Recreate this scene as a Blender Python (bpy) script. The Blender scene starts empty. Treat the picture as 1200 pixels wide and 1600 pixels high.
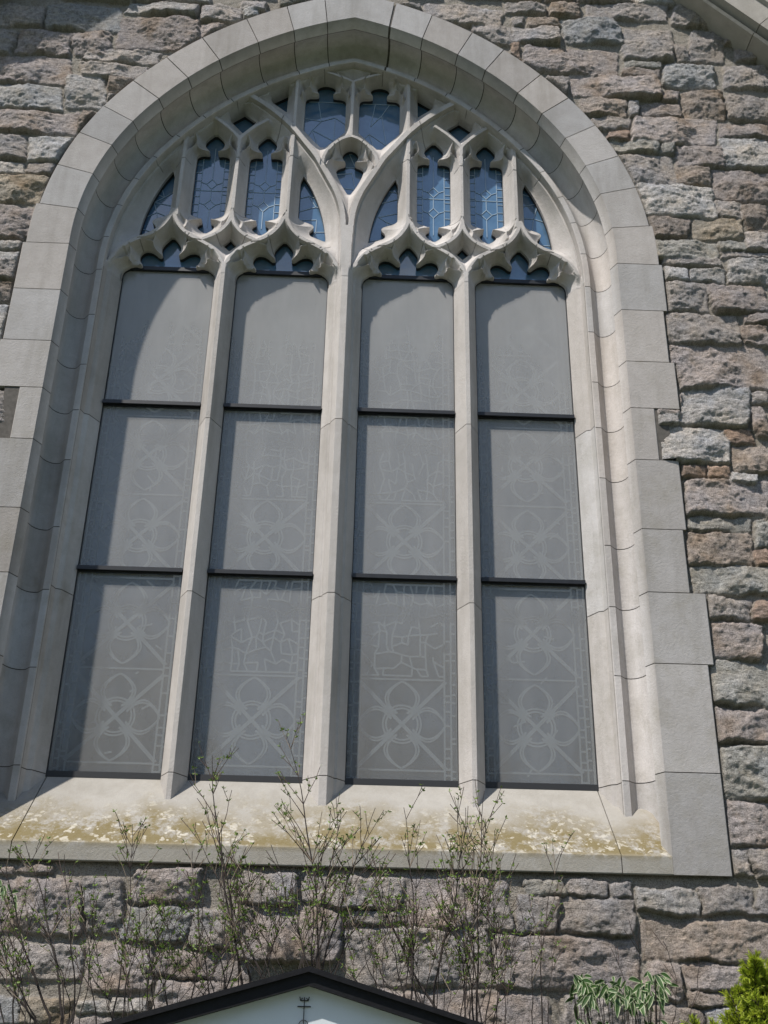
import bpy, math, random
import numpy as np
from mathutils import Vector, Matrix
R = math.radians
C = bpy.context.scene.collection
scene = bpy.context.scene

# ------------------------------------------------------------------ camera
# wall stands in the x-z plane; "D" below is the distance a surface stands proud of the glass plane (towards -y)
def make_camera():
    f, pitch, yaw, roll = 1654.0, 0.440792, 0.0235937, 0.0213872
    cp, sp = math.cos(pitch), math.sin(pitch)
    fwd = Vector((math.sin(yaw)*cp, math.cos(yaw)*cp, sp))
    right = Vector((math.cos(yaw), -math.sin(yaw), 0))
    up = right.cross(fwd)
    c, s = math.cos(roll), math.sin(roll)
    Rt = c*right + s*up
    U = -s*right + c*up
    m = Matrix((Rt, U, -fwd)).transposed().to_4x4()
    m.translation = Vector((0.14376, -5.28717, 1.6))
    cam = bpy.data.cameras.new('camera'); o = bpy.data.objects.new('camera', cam)
    C.objects.link(o); o.matrix_world = m
    cam.sensor_fit = 'VERTICAL'; cam.sensor_height = 24; cam.sensor_width = 18
    cam.lens = 24*f/1600; cam.clip_start = 0.05; cam.clip_end = 2000
    scene.camera = o
make_camera()

# ------------------------------------------------------------------ light
SUN_DIR = Vector((0.95, 1.0, -1.92)).normalized()       # the way the light travels
def make_light():
    l = bpy.data.lights.new('sun', 'SUN'); l.energy = 4.7; l.angle = R(0.9); l.color = (1.0, 0.95, 0.88)
    o = bpy.data.objects.new('sun', l); C.objects.link(o)
    o.rotation_euler = SUN_DIR.to_track_quat('-Z', 'Y').to_euler()
    o.location = (-8, -8, 14)
    w = bpy.data.worlds.new('World'); scene.world = w; w.use_nodes = True
    nt = w.node_tree; nt.nodes.clear()
    out = nt.nodes.new('ShaderNodeOutputWorld'); bg = nt.nodes.new('ShaderNodeBackground')
    sky = nt.nodes.new('ShaderNodeTexSky'); sky.sky_type = 'NISHITA'; sky.sun_disc = False
    d = -SUN_DIR
    sky.sun_elevation = math.asin(d.z)
    sky.sun_rotation = math.atan2(d.x, d.y)
    sky.air_density = 1.0; sky.dust_density = 0.6; sky.ozone_density = 1.5
    # a few broken clouds
    tc = nt.nodes.new('ShaderNodeTexCoord'); mp = nt.nodes.new('ShaderNodeMapping')
    mp.inputs['Scale'].default_value = (1.0, 1.0, 2.2)
    nz = nt.nodes.new('ShaderNodeTexNoise'); nz.inputs['Scale'].default_value = 3.2; nz.inputs['Detail'].default_value = 7
    nz.inputs['Roughness'].default_value = 0.6
    rp = nt.nodes.new('ShaderNodeValToRGB'); rp.color_ramp.elements[0].position = 0.56; rp.color_ramp.elements[1].position = 0.72
    mx = nt.nodes.new('ShaderNodeMixRGB'); mx.inputs['Color2'].default_value = (5.0, 5.2, 5.6, 1)
    L = nt.links
    L.new(tc.outputs['Generated'], mp.inputs['Vector']); L.new(mp.outputs['Vector'], nz.inputs['Vector'])
    L.new(nz.outputs['Fac'], rp.inputs['Fac']); L.new(rp.outputs['Color'], mx.inputs['Fac'])
    L.new(sky.outputs['Color'], mx.inputs['Color1']); L.new(mx.outputs['Color'], bg.inputs['Color'])
    bg.inputs['Strength'].default_value = 0.12
    L.new(bg.outputs['Background'], out.inputs['Surface'])
make_light()
vs = scene.view_settings
scene.display_settings.display_device = 'sRGB'
vs.view_transform = 'Standard'; vs.look = 'None'; vs.exposure = 0.15; vs.gamma = 1.0
scene.render.engine = 'CYCLES'
scene.cycles.max_bounces = 8; scene.cycles.transparent_max_bounces = 12

# ------------------------------------------------------------------ helpers
def tag(o, label=None, cat=None, group=None, kind=None):
    if label: o['label'] = label
    if cat: o['category'] = cat
    if group: o['group'] = group
    if kind: o['kind'] = kind
    return o
def empty(name, loc=(0, 0, 0)):
    o = bpy.data.objects.new(name, None); C.objects.link(o); o.location = loc; o.empty_display_size = 0.1
    return o
class MB:
    def __init__(s): s.v = []; s.f = []; s.m = []; s.c = []
    def add(s, vs_, fs, mi=0, col=None):
        b = len(s.v); s.v += [tuple(v) for v in vs_]
        s.f += [tuple(i+b for i in f) for f in fs]; s.m += [mi]*len(fs)
        s.c += [col if col is not None else (1, 1, 1)]*len(vs_)
    def box(s, x0, x1, y0, y1, z0, z1, mi=0, col=None):
        v = [(x, y, z) for x in (x0, x1) for y in (y0, y1) for z in (z0, z1)]
        s.add(v, [(0,1,3,2),(4,6,7,5),(0,4,5,1),(2,3,7,6),(0,2,6,4),(1,5,7,3)], mi, col)
    def tube(s, pts, radii, n=5, mi=0, col=None):
        pts = [Vector(p) for p in pts]; V = []; F = []
        k = len(pts)
        for i, p in enumerate(pts):
            t = (pts[min(i+1, k-1)]-pts[max(i-1, 0)])
            if t.length < 1e-9: t = Vector((0, 0, 1))
            t.normalize()
            a = t.cross(Vector((0.13, 1, 0.07))).normalized(); b = t.cross(a)
            for j in range(n):
                an = 2*math.pi*j/n
                V.append(p + (a*math.cos(an)+b*math.sin(an))*radii[i])
        for i in range(k-1):
            for j in range(n):
                F.append((i*n+j, i*n+(j+1) % n, (i+1)*n+(j+1) % n, (i+1)*n+j))
        F.append(tuple(range(n))[::-1]); F.append(tuple((k-1)*n+j for j in range(n)))
        s.add(V, F, mi, col)
    def build(s, name, mats, parent=None, smooth=False, loc=None):
        me = bpy.data.meshes.new(name); me.from_pydata(s.v, [], s.f)
        if not isinstance(mats, (list, tuple)): mats = [mats]
        for m in mats: me.materials.append(m)
        me.polygons.foreach_set('material_index', s.m)
        a = me.color_attributes.new('Col', 'FLOAT_COLOR', 'POINT')
        a.data.foreach_set('color', np.array([(c[0], c[1], c[2], 1.0) for c in s.c], dtype=np.float32).ravel())
        if smooth: me.polygons.foreach_set('use_smooth', [True]*len(s.f))
        me.update()
        o = bpy.data.objects.new(name, me); C.objects.link(o)
        if loc is not None:
            me.transform(Matrix.Translation(-Vector(loc))); o.location = loc
        if parent is not None: o.parent = parent
        return o
def grid_obj(name, X, Y, Z, keep, mat, parent=None, col=None, smooth=True, facemat=None):
    """regular grid of vertices (arrays HxW); keep = boolean per cell"""
    H, W = X.shape
    idx = np.arange(H*W).reshape(H, W)
    q = np.stack([idx[:-1, :-1], idx[:-1, 1:], idx[1:, 1:], idx[1:, :-1]], -1)[keep]
    used = np.unique(q); re = np.full(H*W, -1, dtype=np.int64); re[used] = np.arange(len(used))
    q = re[q].astype(np.int32)
    co = np.stack([X.ravel(), Y.ravel(), Z.ravel()], -1)[used].astype(np.float32)
    me = bpy.data.meshes.new(name)
    me.vertices.add(len(co)); me.vertices.foreach_set('co', co.ravel())
    me.loops.add(q.size); me.loops.foreach_set('vertex_index', q.ravel())
    me.polygons.add(len(q)); me.polygons.foreach_set('loop_start', np.arange(0, q.size, 4, dtype=np.int32))
    me.polygons.foreach_set('loop_total', np.full(len(q), 4, dtype=np.int32))
    for m in (mat if isinstance(mat, (list, tuple)) else [mat]): me.materials.append(m)
    if facemat is not None: me.polygons.foreach_set('material_index', facemat[keep].astype(np.int32))
    me.polygons.foreach_set('use_smooth', np.full(len(q), smooth))
    if col is not None:
        a = me.color_attributes.new('Col', 'FLOAT_COLOR', 'POINT')
        c4 = np.ones((len(co), 4), dtype=np.float32); c4[:, :3] = col.reshape(-1, 3)[used]
        a.data.foreach_set('color', c4.ravel())
    me.update(calc_edges=True); me.validate()
    o = bpy.data.objects.new(name, me); C.objects.link(o)
    if parent is not None: o.parent = parent
    return o
# value noise on numpy arrays
_rng = np.random.default_rng(11)
_ang = _rng.random((256, 256))*2*np.pi
_gx = np.cos(_ang).astype(np.float32); _gy = np.sin(_ang).astype(np.float32)
def vnoise(x, y, seed=0):
    """gradient noise, about 0..1"""
    ca, sa = math.cos(seed*1.13+.4), math.sin(seed*1.13+.4)
    x, y = x*ca-y*sa+seed*17.31+300, x*sa+y*ca+seed*9.77+300
    xi = np.floor(x).astype(np.int32); yi = np.floor(y).astype(np.int32)
    fx = (x-xi).astype(np.float32); fy = (y-yi).astype(np.float32)
    u = fx*fx*fx*(fx*(fx*6-15)+10); v = fy*fy*fy*(fy*(fy*6-15)+10)
    def g(i, j, dx, dy):
        a = (xi+i) & 255; b_ = (yi+j) & 255
        return _gx[a, b_]*dx+_gy[a, b_]*dy
    n0 = g(0, 0, fx, fy)*(1-u)+g(1, 0, fx-1, fy)*u
    n1 = g(0, 1, fx, fy-1)*(1-u)+g(1, 1, fx-1, fy-1)*u
    return 0.5+0.75*(n0*(1-v)+n1*v)
def fbm(x, y, sc, octv=4, rough=0.5, seed=0):
    t = 0; a = 1.0; n = 0
    for k in range(octv):
        t = t + a*vnoise(x*sc*2**k, y*sc*2**k, seed+k*3); n += a; a *= rough
    return t/n

# ------------------------------------------------------------------ materials
class NT:
    def __init__(s, name):
        s.m = bpy.data.materials.new(name); s.m.use_nodes = True; s.t = s.m.node_tree; s.t.nodes.clear()
        s.out = s.t.nodes.new('ShaderNodeOutputMaterial'); s.b = s.t.nodes.new('ShaderNodeBsdfPrincipled')
        s.t.links.new(s.b.outputs[0], s.out.inputs['Surface'])
        tc = s.t.nodes.new('ShaderNodeTexCoord'); s.obj = tc.outputs['Object']
    def n(s, ty, **kw):
        x = s.t.nodes.new(ty)
        for k, v in kw.items():
            if k in x.inputs: x.inputs[k].default_value = v
            else: setattr(x, k, v)
        return x
    def l(s, a, b): s.t.links.new(a, b)
    def noise(s, scale, detail=4, rough=0.55, vec=None, scl=None):
        x = s.n('ShaderNodeTexNoise', Scale=scale, Detail=detail, Roughness=rough)
        v = vec or s.obj
        if scl:
            mp = s.n('ShaderNodeMapping'); mp.inputs['Scale'].default_value = scl; s.l(v, mp.inputs['Vector']); v = mp.outputs[0]
        s.l(v, x.inputs['Vector']); return x.outputs['Fac']
    def ramp(s, fac, stops):
        r = s.n('ShaderNodeValToRGB'); e = r.color_ramp.elements
        while len(e) < len(stops): e.new(0.5)
        for i, (p, c) in enumerate(stops):
            e[i].position = p; e[i].color = (c[0], c[1], c[2], 1) if not isinstance(c, (int, float)) else (c, c, c, 1)
        s.l(fac, r.inputs['Fac']); return r.outputs['Color']
    def mix(s, fac, a, b, mode='MIX'):
        x = s.n('ShaderNodeMixRGB', blend_type=mode)
        for k, v in (('Fac', fac), ('Color1', a), ('Color2', b)):
            if hasattr(v, 'links'): s.l(v, x.inputs[k])
            elif isinstance(v, (int, float)): x.inputs[k].default_value = v if k == 'Fac' else (v, v, v, 1)
            else: x.inputs[k].default_value = (v[0], v[1], v[2], 1)
        return x.outputs['Color']
    def math(s, op, a, b=0.0, clamp=False):
        x = s.n('ShaderNodeMath', operation=op); x.use_clamp = clamp
        for i, v in enumerate((a, b)):
            if hasattr(v, 'links'): s.l(v, x.inputs[i])
            else: x.inputs[i].default_value = v
        return x.outputs[0]
    def attr(s):
        a = s.n('ShaderNodeAttribute'); a.attribute_name = 'Col'; return a.outputs['Color']
    def col(s, c):
        if hasattr(c, 'links'): s.l(c, s.b.inputs['Base Color'])
        else: s.b.inputs['Base Color'].default_value = (c[0], c[1], c[2], 1)
    def bump(s, h, dist, strength=1.0):
        b = s.n('ShaderNodeBump', Distance=dist, Strength=strength); s.l(h, b.inputs['Height']); s.l(b.outputs[0], s.b.inputs['Normal'])
    def set(s, **kw):
        for k, v in kw.items(): s.b.inputs[k.replace('_', ' ')].default_value = v
        return s
def sepz(n):
    x = n.n('ShaderNodeSeparateXYZ'); n.l(n.obj, x.inputs[0]); return x.outputs

def limestone(name, base=(0.50, 0.472, 0.455), lichen=False, algae=False):
    n = NT(name)
    big = n.noise(2.1, 5, 0.6); med = n.noise(16, 5, 0.6); fine = n.noise(260, 3, 0.6)
    c = n.mix(n.ramp(big, [(0.3, 0.0), (0.7, 1.0)]), tuple(v*k_ for v, k_ in zip(base, (0.90, 0.895, 0.885))), tuple(v*1.07 for v in base))
    c = n.mix(n.ramp(med, [(0.35, 0.0), (0.65, 1.0)]), c, n.mix(1.0, c, (0.91, 0.905, 0.895), 'MULTIPLY'))
    streak = n.noise(9, 4, 0.6, scl=(1, 1, 0.12))
    c = n.mix(n.math('MULTIPLY', n.ramp(streak, [(0.48, 0.0), (0.74, 1.0)]), 0.5), c, (0.27, 0.25, 0.22))
    c = n.mix(1.0, c, n.attr(), 'MULTIPLY')
    c = n.mix(n.math('MULTIPLY', n.ramp(fine, [(0.3, 1.0), (0.5, 0.0)]), 0.28), c, (0.24, 0.22, 0.20))
    o = sepz(n)
    if algae:   # greenish-brown growth low on the jambs
        g = n.math('MULTIPLY', n.ramp(n.noise(5, 6, 0.7), [(0.48, 0.0), (0.68, 1.0)]), n.ramp(n.math('MULTIPLY', o[2], 0.1), [(0.36, 1.0), (0.60, 0.0)]))
        c = n.mix(n.math('MULTIPLY', g, 0.32), c, (0.19, 0.17, 0.11))
    if lichen:
        zz = n.math('ADD', o[2], n.math('MULTIPLY', n.math('SUBTRACT', n.noise(4, 5, 0.6), 0.5), 0.42))
        low = n.ramp(n.math('MULTIPLY', n.math('SUBTRACT', zz, 2.2), 2.0), [(0.0, 1.0), (0.25, 1.0), (0.62, 0.0)])
        low = n.math('MULTIPLY', low, n.ramp(n.math('MULTIPLY', o[2], 0.1), [(0.2247, 0.15), (0.2253, 1.0)]))
        y1 = n.math('MULTIPLY', low, n.ramp(n.noise(10, 9, 0.76), [(0.40, 0.0), (0.52, 1.0)]))
        c = n.mix(n.math('MULTIPLY', y1, 0.9), c, (0.185, 0.145, 0.062))
        vor = n.n('ShaderNodeTexVoronoi', Scale=26.0)
        wv = n.n('ShaderNodeMixRGB', blend_type='ADD'); wv.inputs['Fac'].default_value = 0.09
        nn = n.n('ShaderNodeTexNoise', Scale=25.0, Detail=4.0); n.l(n.obj, nn.inputs['Vector'])
        n.l(n.obj, wv.inputs['Color1']); n.l(nn.outputs['Color'], wv.inputs['Color2']); n.l(wv.outputs[0], vor.inputs['Vector'])
        sp = n.ramp(n.math('ADD', vor.outputs['Distance'], n.math('MULTIPLY', n.math('SUBTRACT', n.noise(18, 3, 0.6), 0.5), 0.9)), [(0.28, 1.0), (0.36, 0.0)])
        sel = n.ramp(n.noise(5.5, 4, 0.6), [(0.43, 0.0), (0.52, 1.0)])
        low = n.math('MULTIPLY', low, n.ramp(n.math('MULTIPLY', o[2], 0.1), [(0.2249, 0.0), (0.2253, 1.0)]))
        w1 = n.math('MULTIPLY', n.math('MULTIPLY', sp, sel), low)
        c = n.mix(n.math('MULTIPLY', w1, 0.65), c, (0.60, 0.56, 0.48))
        g = n.ramp(n.noise(60, 3, 0.6), [(0.5, 0.0), (0.7, 1.0)])
        c = n.mix(n.math('MULTIPLY', n.math('MULTIPLY', g, low), 0.65), c, (0.17, 0.13, 0.055))
    n.col(c); n.set(Roughness=0.92)
    n.b.inputs['Specular IOR Level'].default_value = 0.2
    h = n.math('ADD', n.math('MULTIPLY', fine, 0.6), n.math('MULTIPLY', n.noise(70, 4, 0.6), 0.8))
    n.bump(h, 0.0035, 0.8)
    return n.m
M = {}
M['lime'] = limestone('limestone', algae=True)
M['trac'] = limestone('carved_limestone', (0.53, 0.500, 0.482))
M['sill'] = limestone('sill_limestone', (0.38, 0.36, 0.335), lichen=True)
def simple(name, col, rough=0.6, nscale=None, amt=0.2, bump=0.0, spec=0.5, metal=0.0):
    n = NT(name)
    if nscale:
        c = n.mix(n.ramp(n.noise(nscale, 5, 0.6), [(0.3, 0.0), (0.7, 1.0)]), tuple(v*(1-amt) for v in col), tuple(v*(1+amt) for v in col)); n.col(c)
        if bump: n.bump(n.noise(nscale*2, 4, 0.6), bump, 0.7)
    else: n.col(col)
    n.set(Roughness=rough, Metallic=metal); n.b.inputs['Specular IOR Level'].default_value = spec
    return n.m
M['joint'] = simple('joint_mortar', (0.10, 0.09, 0.08), 0.95, 40, 0.3)
M['bar'] = simple('black_glazing_bar', (0.012, 0.013, 0.016), 0.45, 30, 0.3)
M['seal'] = simple('dark_sealant', (0.02, 0.021, 0.024), 0.6)
def stone_mat():
    n = NT('rock_faced_granite')
    a = n.attr()
    sp = n.noise(170, 4, 0.75); s2 = n.noise(60, 5, 0.7); s3 = n.noise(14, 4, 0.6)
    c = n.mix(n.ramp(sp, [(0.36, 1.0), (0.50, 0.0)]), a, n.mix(1.0, a, (0.36, 0.35, 0.36), 'MULTIPLY'))
    c = n.mix(n.math('MULTIPLY', n.ramp(sp, [(0.54, 0.0), (0.66, 1.0)]), 0.6), c, n.mix(1.0, a, (1.5, 1.5, 1.5), 'MULTIPLY'))
    c = n.mix(n.math('MULTIPLY', n.ramp(s2, [(0.5, 0.0), (0.7, 1.0)]), 0.5), c, n.mix(1.0, a, (0.5, 0.47, 0.45), 'MULTIPLY'))
    c = n.mix(n.math('MULTIPLY', n.ramp(s3, [(0.52, 0.0), (0.7, 1.0)]), 0.3), c, n.mix(1.0, a, (1.25, 1.1, 0.9), 'MULTIPLY'))
    n.col(c); n.set(Roughness=0.9); n.b.inputs['Specular IOR Level'].default_value = 0.3
    rg_ = n.noise(24, 9, 0.74, scl=(0.8, 1, 1.4))
    n.bump(n.math('ADD', n.math('MULTIPLY', rg_, 1.3), n.math('MULTIPLY', n.noise(150, 4, 0.75), 0.5)), 0.026, 1.0)
    return n.m
M['stone'] = stone_mat()
def leafmat(name, c, c2=None):
    n = NT(name)
    k = n.mix(n.ramp(n.noise(35, 2, 0.5), [(0.35, 0.0), (0.65, 1.0)]), tuple(v*0.7 for v in c), c2 or tuple(min(1, v*1.3) for v in c))
    k = n.mix(1.0, k, n.attr(), 'MULTIPLY')
    n.col(k); n.set(Roughness=0.5)
    tr = n.n('ShaderNodeBsdfTranslucent'); n.l(k, tr.inputs['Color'])
    mx = n.n('ShaderNodeMixShader'); mx.inputs[0].default_value = 0.35
    n.l(n.b.outputs[0], mx.inputs[1]); n.l(tr.outputs[0], mx.inputs[2]); n.l(mx.outputs[0], n.out.inputs['Surface'])
    return n.m
M['leaf'] = leafmat('young_leaf', (0.11, 0.19, 0.03), (0.22, 0.33, 0.06))
M['variegated'] = leafmat('variegated_leaf', (0.05, 0.11, 0.03), (0.08, 0.17, 0.04))
M['cream'] = leafmat('cream_leaf_margin', (0.55, 0.60, 0.38), (0.70, 0.74, 0.50))
M['conifer'] = leafmat('golden_conifer', (0.42, 0.55, 0.04), (0.62, 0.70, 0.10))
M['bark'] = simple('twig_bark', (0.028, 0.020, 0.017), 0.8, 60, 0.4)
M['barkred'] = simple('reddish_twig_bark', (0.062, 0.040, 0.032), 0.8, 60, 0.35)
M['barkpale'] = simple('pale_dry_twig', (0.24, 0.19, 0.14), 0.85, 60, 0.3)
M['black'] = simple('black_painted_wood', (0.007, 0.007, 0.009), 0.6, 60, 0.4, 0.0008, 0.25)
M['panel'] = simple('white_painted_board', (0.66, 0.70, 0.73), 0.5, 7, 0.05)
M['iron'] = simple('black_iron', (0.010, 0.010, 0.012), 0.5)
M['grass'] = simple('grass', (0.065, 0.08, 0.04), 0.95, 3, 0.4, 0.02)
M['coping'] = limestone('coping_stone', (0.44, 0.41, 0.375))
M['crown'] = simple('tree_foliage', (0.035, 0.06, 0.02), 0.8, 2, 0.4)
M['trunk'] = simple('tree_bark', (0.08, 0.06, 0.045), 0.9, 8, 0.3)
def glass_back(name='sky_blue_leaded_glass', lo=(0.055, 0.130, 0.225), hi=(0.095, 0.190, 0.31), ior=2.3):      # leaded stained glass from outside, glossy; sky reflection painted into its blue
    n = NT(name)
    c = n.ramp(n.noise(9, 3, 0.5), [(0.3, lo), (0.7, hi)])
    n.col(c); n.set(Roughness=0.04, IOR=ior)
    n.bump(n.noise(7, 2, 0.5), 0.0015, 0.25)
    return n.m
M['glass'] = glass_back()
M['glasslow'] = glass_back('dull_leaded_glass', (0.018, 0.028, 0.042), (0.036, 0.052, 0.070), 1.9)
def haze_glass():      # weathered protective glazing over the lower lights
    n = NT('weathered_protective_glazing')
    t = n.t
    c = n.ramp(n.noise(3, 4, 0.6, scl=(1, 1, 0.5)), [(0.3, (0.52, 0.51, 0.495)), (0.7, (0.62, 0.605, 0.585))])
    n.col(c); n.set(Roughness=0.12, IOR=1.75)
    tr = n.n('ShaderNodeBsdfTransparent'); tr.inputs['Color'].default_value = (0.80, 0.83, 0.85, 1)
    mx = n.n('ShaderNodeMixShader'); mx.inputs[0].default_value = 0.36
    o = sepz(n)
    # haze is thinner near the sill, thicker under the tracery
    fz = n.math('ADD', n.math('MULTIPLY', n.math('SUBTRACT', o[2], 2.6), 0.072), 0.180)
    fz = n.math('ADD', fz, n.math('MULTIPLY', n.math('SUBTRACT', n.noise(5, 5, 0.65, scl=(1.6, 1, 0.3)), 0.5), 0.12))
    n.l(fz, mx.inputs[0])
    n.l(tr.outputs[0], mx.inputs[1]); n.l(n.b.outputs[0], mx.inputs[2]); n.l(mx.outputs[0], n.out.inputs['Surface'])
    return n.m
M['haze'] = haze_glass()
M['came'] = simple('grey_lead_came', (0.27, 0.285, 0.295), 0.7)
M['came2'] = simple('dull_lead_came', (0.30, 0.40, 0.50), 0.6)
M['sealhead'] = M['seal']

# ------------------------------------------------------------------ the arch curve
A0, ZS, R1, T1, R2 = 1.585, 5.6155, 1.728, 0.5935, 2.228
C1 = (-0.1431, ZS); C2 = (C1[0]+(R1-R2)*math.cos(T1), C1[1]+(R1-R2)*math.sin(T1))
def arch_pt(off, side, kind, v):
    """point of the right half curve at offset off. kind 'j': v = z ; kind 'a': v = angle measured for off=0"""
    if kind == 'j': return (side*(A0+off), v)
    if v <= T1: return (side*(C1[0]+(R1+off)*math.cos(v)), C1[1]+(R1+off)*math.sin(v))
    ta0 = math.acos(-C2[0]/R2); ta = math.acos(-C2[0]/(R2+off))
    th = T1+(v-T1)*(ta-T1)/(ta0-T1)
    x = C2[0]+(R2+off)*math.cos(th)
    if abs(v-ta0) < 1e-6: x = 0.0
    return (side*x, C2[1]+(R2+off)*math.sin(th))
TA0 = math.acos(-C2[0]/R2)
# ------------------------------------------------------------------ setting: ground
gm = MB(); gm.add([(-400, -400, 0), (400, -400, 0), (400, 400, 0), (-400, 400, 0)], [(0, 1, 2, 3)])
ground = gm.build('ground', M['grass']); tag(ground, kind='structure')

# ------------------------------------------------------------------ the rubble wall
STONES = "0.993 1.271 7.614 7.705 g;1.292 1.492 7.599 7.72 b;1.534 2.093 7.593 7.746 g;1.032 1.117 7.5 7.58 g;1.138 1.35 7.494 7.57 b;1.028 1.348 7.34 7.491 g;1.36 1.755 7.361 7.579 d;1.09 1.721 7.074 7.314 p;1.023 1.078 7.178 7.323 r;1.76 2.092 7.227 7.521 g;2.098 2.183 7.229 7.385 g;2.203 2.444 7.23 7.535 g;2.116 2.462 7.551 7.734 g;1.753 1.99 7.161 7.215 n;1.741 1.984 7.081 7.153 p;2.001 2.341 6.995 7.204 d;2.396 2.703 7.006 7.215 g;1.231 1.381 6.856 7.06 g;1.388 1.965 6.885 7.075 p;1.977 2.087 6.867 6.951 p;2.099 2.366 6.723 6.962 b;2.375 2.666 6.729 6.95 g;1.446 1.748 6.726 6.872 b;1.755 1.818 6.736 6.869 g;1.828 2.089 6.736 6.855 p;1.505 1.758 6.612 6.719 g;1.598 1.746 6.526 6.611 r;1.759 2.3 6.509 6.732 p;2.315 2.64 6.594 6.71 p;1.618 1.908 6.426 6.522 n;1.912 2.016 6.427 6.515 n;1.651 2.006 6.173 6.421 g;2.02 2.316 6.334 6.503 p;2.007 2.218 6.188 6.332 b;2.305 2.612 6.326 6.585 w;2.221 2.576 6.068 6.313 p;1.735 2.221 5.933 6.182 w;2.223 2.375 5.933 6.064 g;2.373 2.541 5.843 6.048 b;1.788 2.044 5.77 5.926 b;2.055 2.369 5.768 5.929 t;2.364 2.517 5.7 5.844 g;1.798 2.203 5.617 5.751 n;2.212 2.359 5.693 5.764 n;2.212 2.503 5.642 5.689 g;1.744 2.211 5.578 5.634 g;2.237 2.485 5.461 5.635 w;1.855 1.996 5.455 5.562 w;2.005 2.22 5.458 5.562 w;1.84 2.101 5.241 5.449 g;2.109 2.457 5.247 5.45 p;1.836 2.257 5.024 5.232 g;2.272 2.437 5.172 5.239 p;2.264 2.422 5.026 5.164 p;1.848 2.393 4.728 5.034 p;1.862 2.241 4.491 4.747 w;2.256 2.365 4.645 4.722 g;2.246 2.344 4.434 4.634 p;1.71 1.845 4.486 4.564 w;1.7 2.103 4.26 4.482 w;2.09 2.239 4.386 4.479 r;2.106 2.312 4.221 4.381 b;1.815 1.958 4.178 4.245 r;1.963 2.089 4.175 4.246 r;2.092 2.227 4.16 4.217 w;1.838 2.281 3.964 4.174 p;1.832 2.165 3.87 3.951 n;1.817 2.153 3.68 3.864 b;2.173 2.251 3.78 3.936 n;2.152 2.233 3.687 3.773 r;1.82 2.216 3.523 3.679 n;1.873 2.101 3.39 3.506 g;2.109 2.194 3.397 3.492 r;1.872 2.139 3.183 3.381 p;1.845 2.173 2.961 3.174 n;1.829 2.144 2.779 2.944 p;1.846 2.113 2.517 2.765 n;1.85 2.08 2.305 2.508 p;1.857 1.938 2.171 2.299 g;1.945 2.056 2.173 2.302 g;0.379 0.847 1.932 2.129 g;0.874 1.06 1.92 2.071 g;0.913 1.1 2.071 2.145 n;1.111 1.288 2.076 2.149 g;1.065 1.399 1.919 2.07 g;1.297 1.394 2.072 2.139 g;1.411 1.688 2.011 2.117 w;1.695 1.941 2.01 2.13 g;1.951 2.029 2.014 2.134 g;1.419 2.006 1.821 1.988 b;0.778 1.404 1.69 1.91 p;1.418 1.576 1.661 1.817 p;1.592 1.986 1.71 1.814 p;1.59 1.795 1.646 1.702 b;0.3 0.765 1.703 1.924 g;0.525 1.016 1.526 1.683 p;1.055 1.38 1.534 1.668 g;1.446 1.663 1.541 1.638 b;1.676 1.962 1.545 1.643 w;-1.418 -1.326 2.115 2.15 p;-1.317 -1.161 2.118 2.157 p;-1.391 -1.009 1.868 2.1 p;-1 -0.832 1.874 2.107 g;-0.801 -0.515 2.012 2.149 p;-0.818 -0.527 1.845 1.999 d;-0.526 -0.27 1.826 1.996 g;-1.353 -0.979 1.69 1.839 g;-0.966 -0.689 1.652 1.837 p;-0.677 -0.26 1.708 1.816 p;-1.32 -1.206 1.515 1.635 d;-1.201 -0.995 1.519 1.622 t;-0.98 -0.849 1.57 1.618 w;-0.84 -0.682 1.573 1.629 w;-0.659 -0.251 1.579 1.7 p;-0.338 -0.088 2.009 2.15 g;-0.064 0.378 2.009 2.141 g;0.14 0.38 1.937 1.998 g;-0.305 0.115 1.782 2.003 p;0.132 0.765 1.702 1.928 g;0.388 0.836 1.932 2.142 p;0.267 0.536 1.595 1.684 p;0.545 0.797 1.6 1.69 p;0.774 0.847 1.717 1.911 g;-2.414 -2.021 7.309 7.503 g;-2.01 -1.513 7.287 7.531 d;-1.501 -1.032 7.462 7.561 w;-1.014 -0.745 7.416 7.564 g;-0.738 -0.621 7.457 7.556 w;-2.155 -1.807 7.064 7.263 p;-1.799 -1.551 7.072 7.28 p;-1.535 -0.991 7.143 7.431 p;-1.086 -0.744 7.21 7.393 p;-2.327 -1.774 6.811 7.049 p;-1.71 -1.241 7.017 7.13 g;-1.719 -1.281 6.886 7.006 g;-2.286 -1.792 6.596 6.8 d;-1.788 -1.536 6.616 6.903 w;-1.53 -1.391 6.752 6.887 b;-1.516 -1.435 6.643 6.741 g;-2.248 -1.665 6.402 6.581 p;-1.657 -1.548 6.426 6.582 b;-2.212 -1.953 6.18 6.379 g;-1.943 -1.652 6.181 6.371 w;-2.182 -1.938 6.072 6.155 w;-1.921 -1.725 6.076 6.167 g;-2.153 -1.751 5.858 6.06 t;-2.109 -1.799 5.591 5.832 p;-2.078 -1.814 5.503 5.574 w;-2.061 -1.834 5.392 5.49 w;-2.328 -2.166 7.049 7.247 g;-2.074 -1.839 5.291 5.436 g;-2.046 -1.84 5.142 5.278 b;-2.008 -1.806 4.886 5.127 w;-1.901 -1.707 4.266 4.573 g;0.244 0.427 7.577 7.657 g;0.441 0.978 7.483 7.669 g;0.769 1.028 7.314 7.49 g;-0.765 -0.584 7.537 7.617 g"
PAL = {'g': (0.300, 0.280, 0.268), 'w': (0.36, 0.352, 0.345), 'p': (0.315, 0.282, 0.268), 'b': (0.275, 0.237, 0.207), 'r': (0.265, 0.200, 0.160),
       'n': (0.275, 0.270, 0.252), 'd': (0.275, 0.278, 0.280), 't': (0.32, 0.282, 0.228)}
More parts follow.
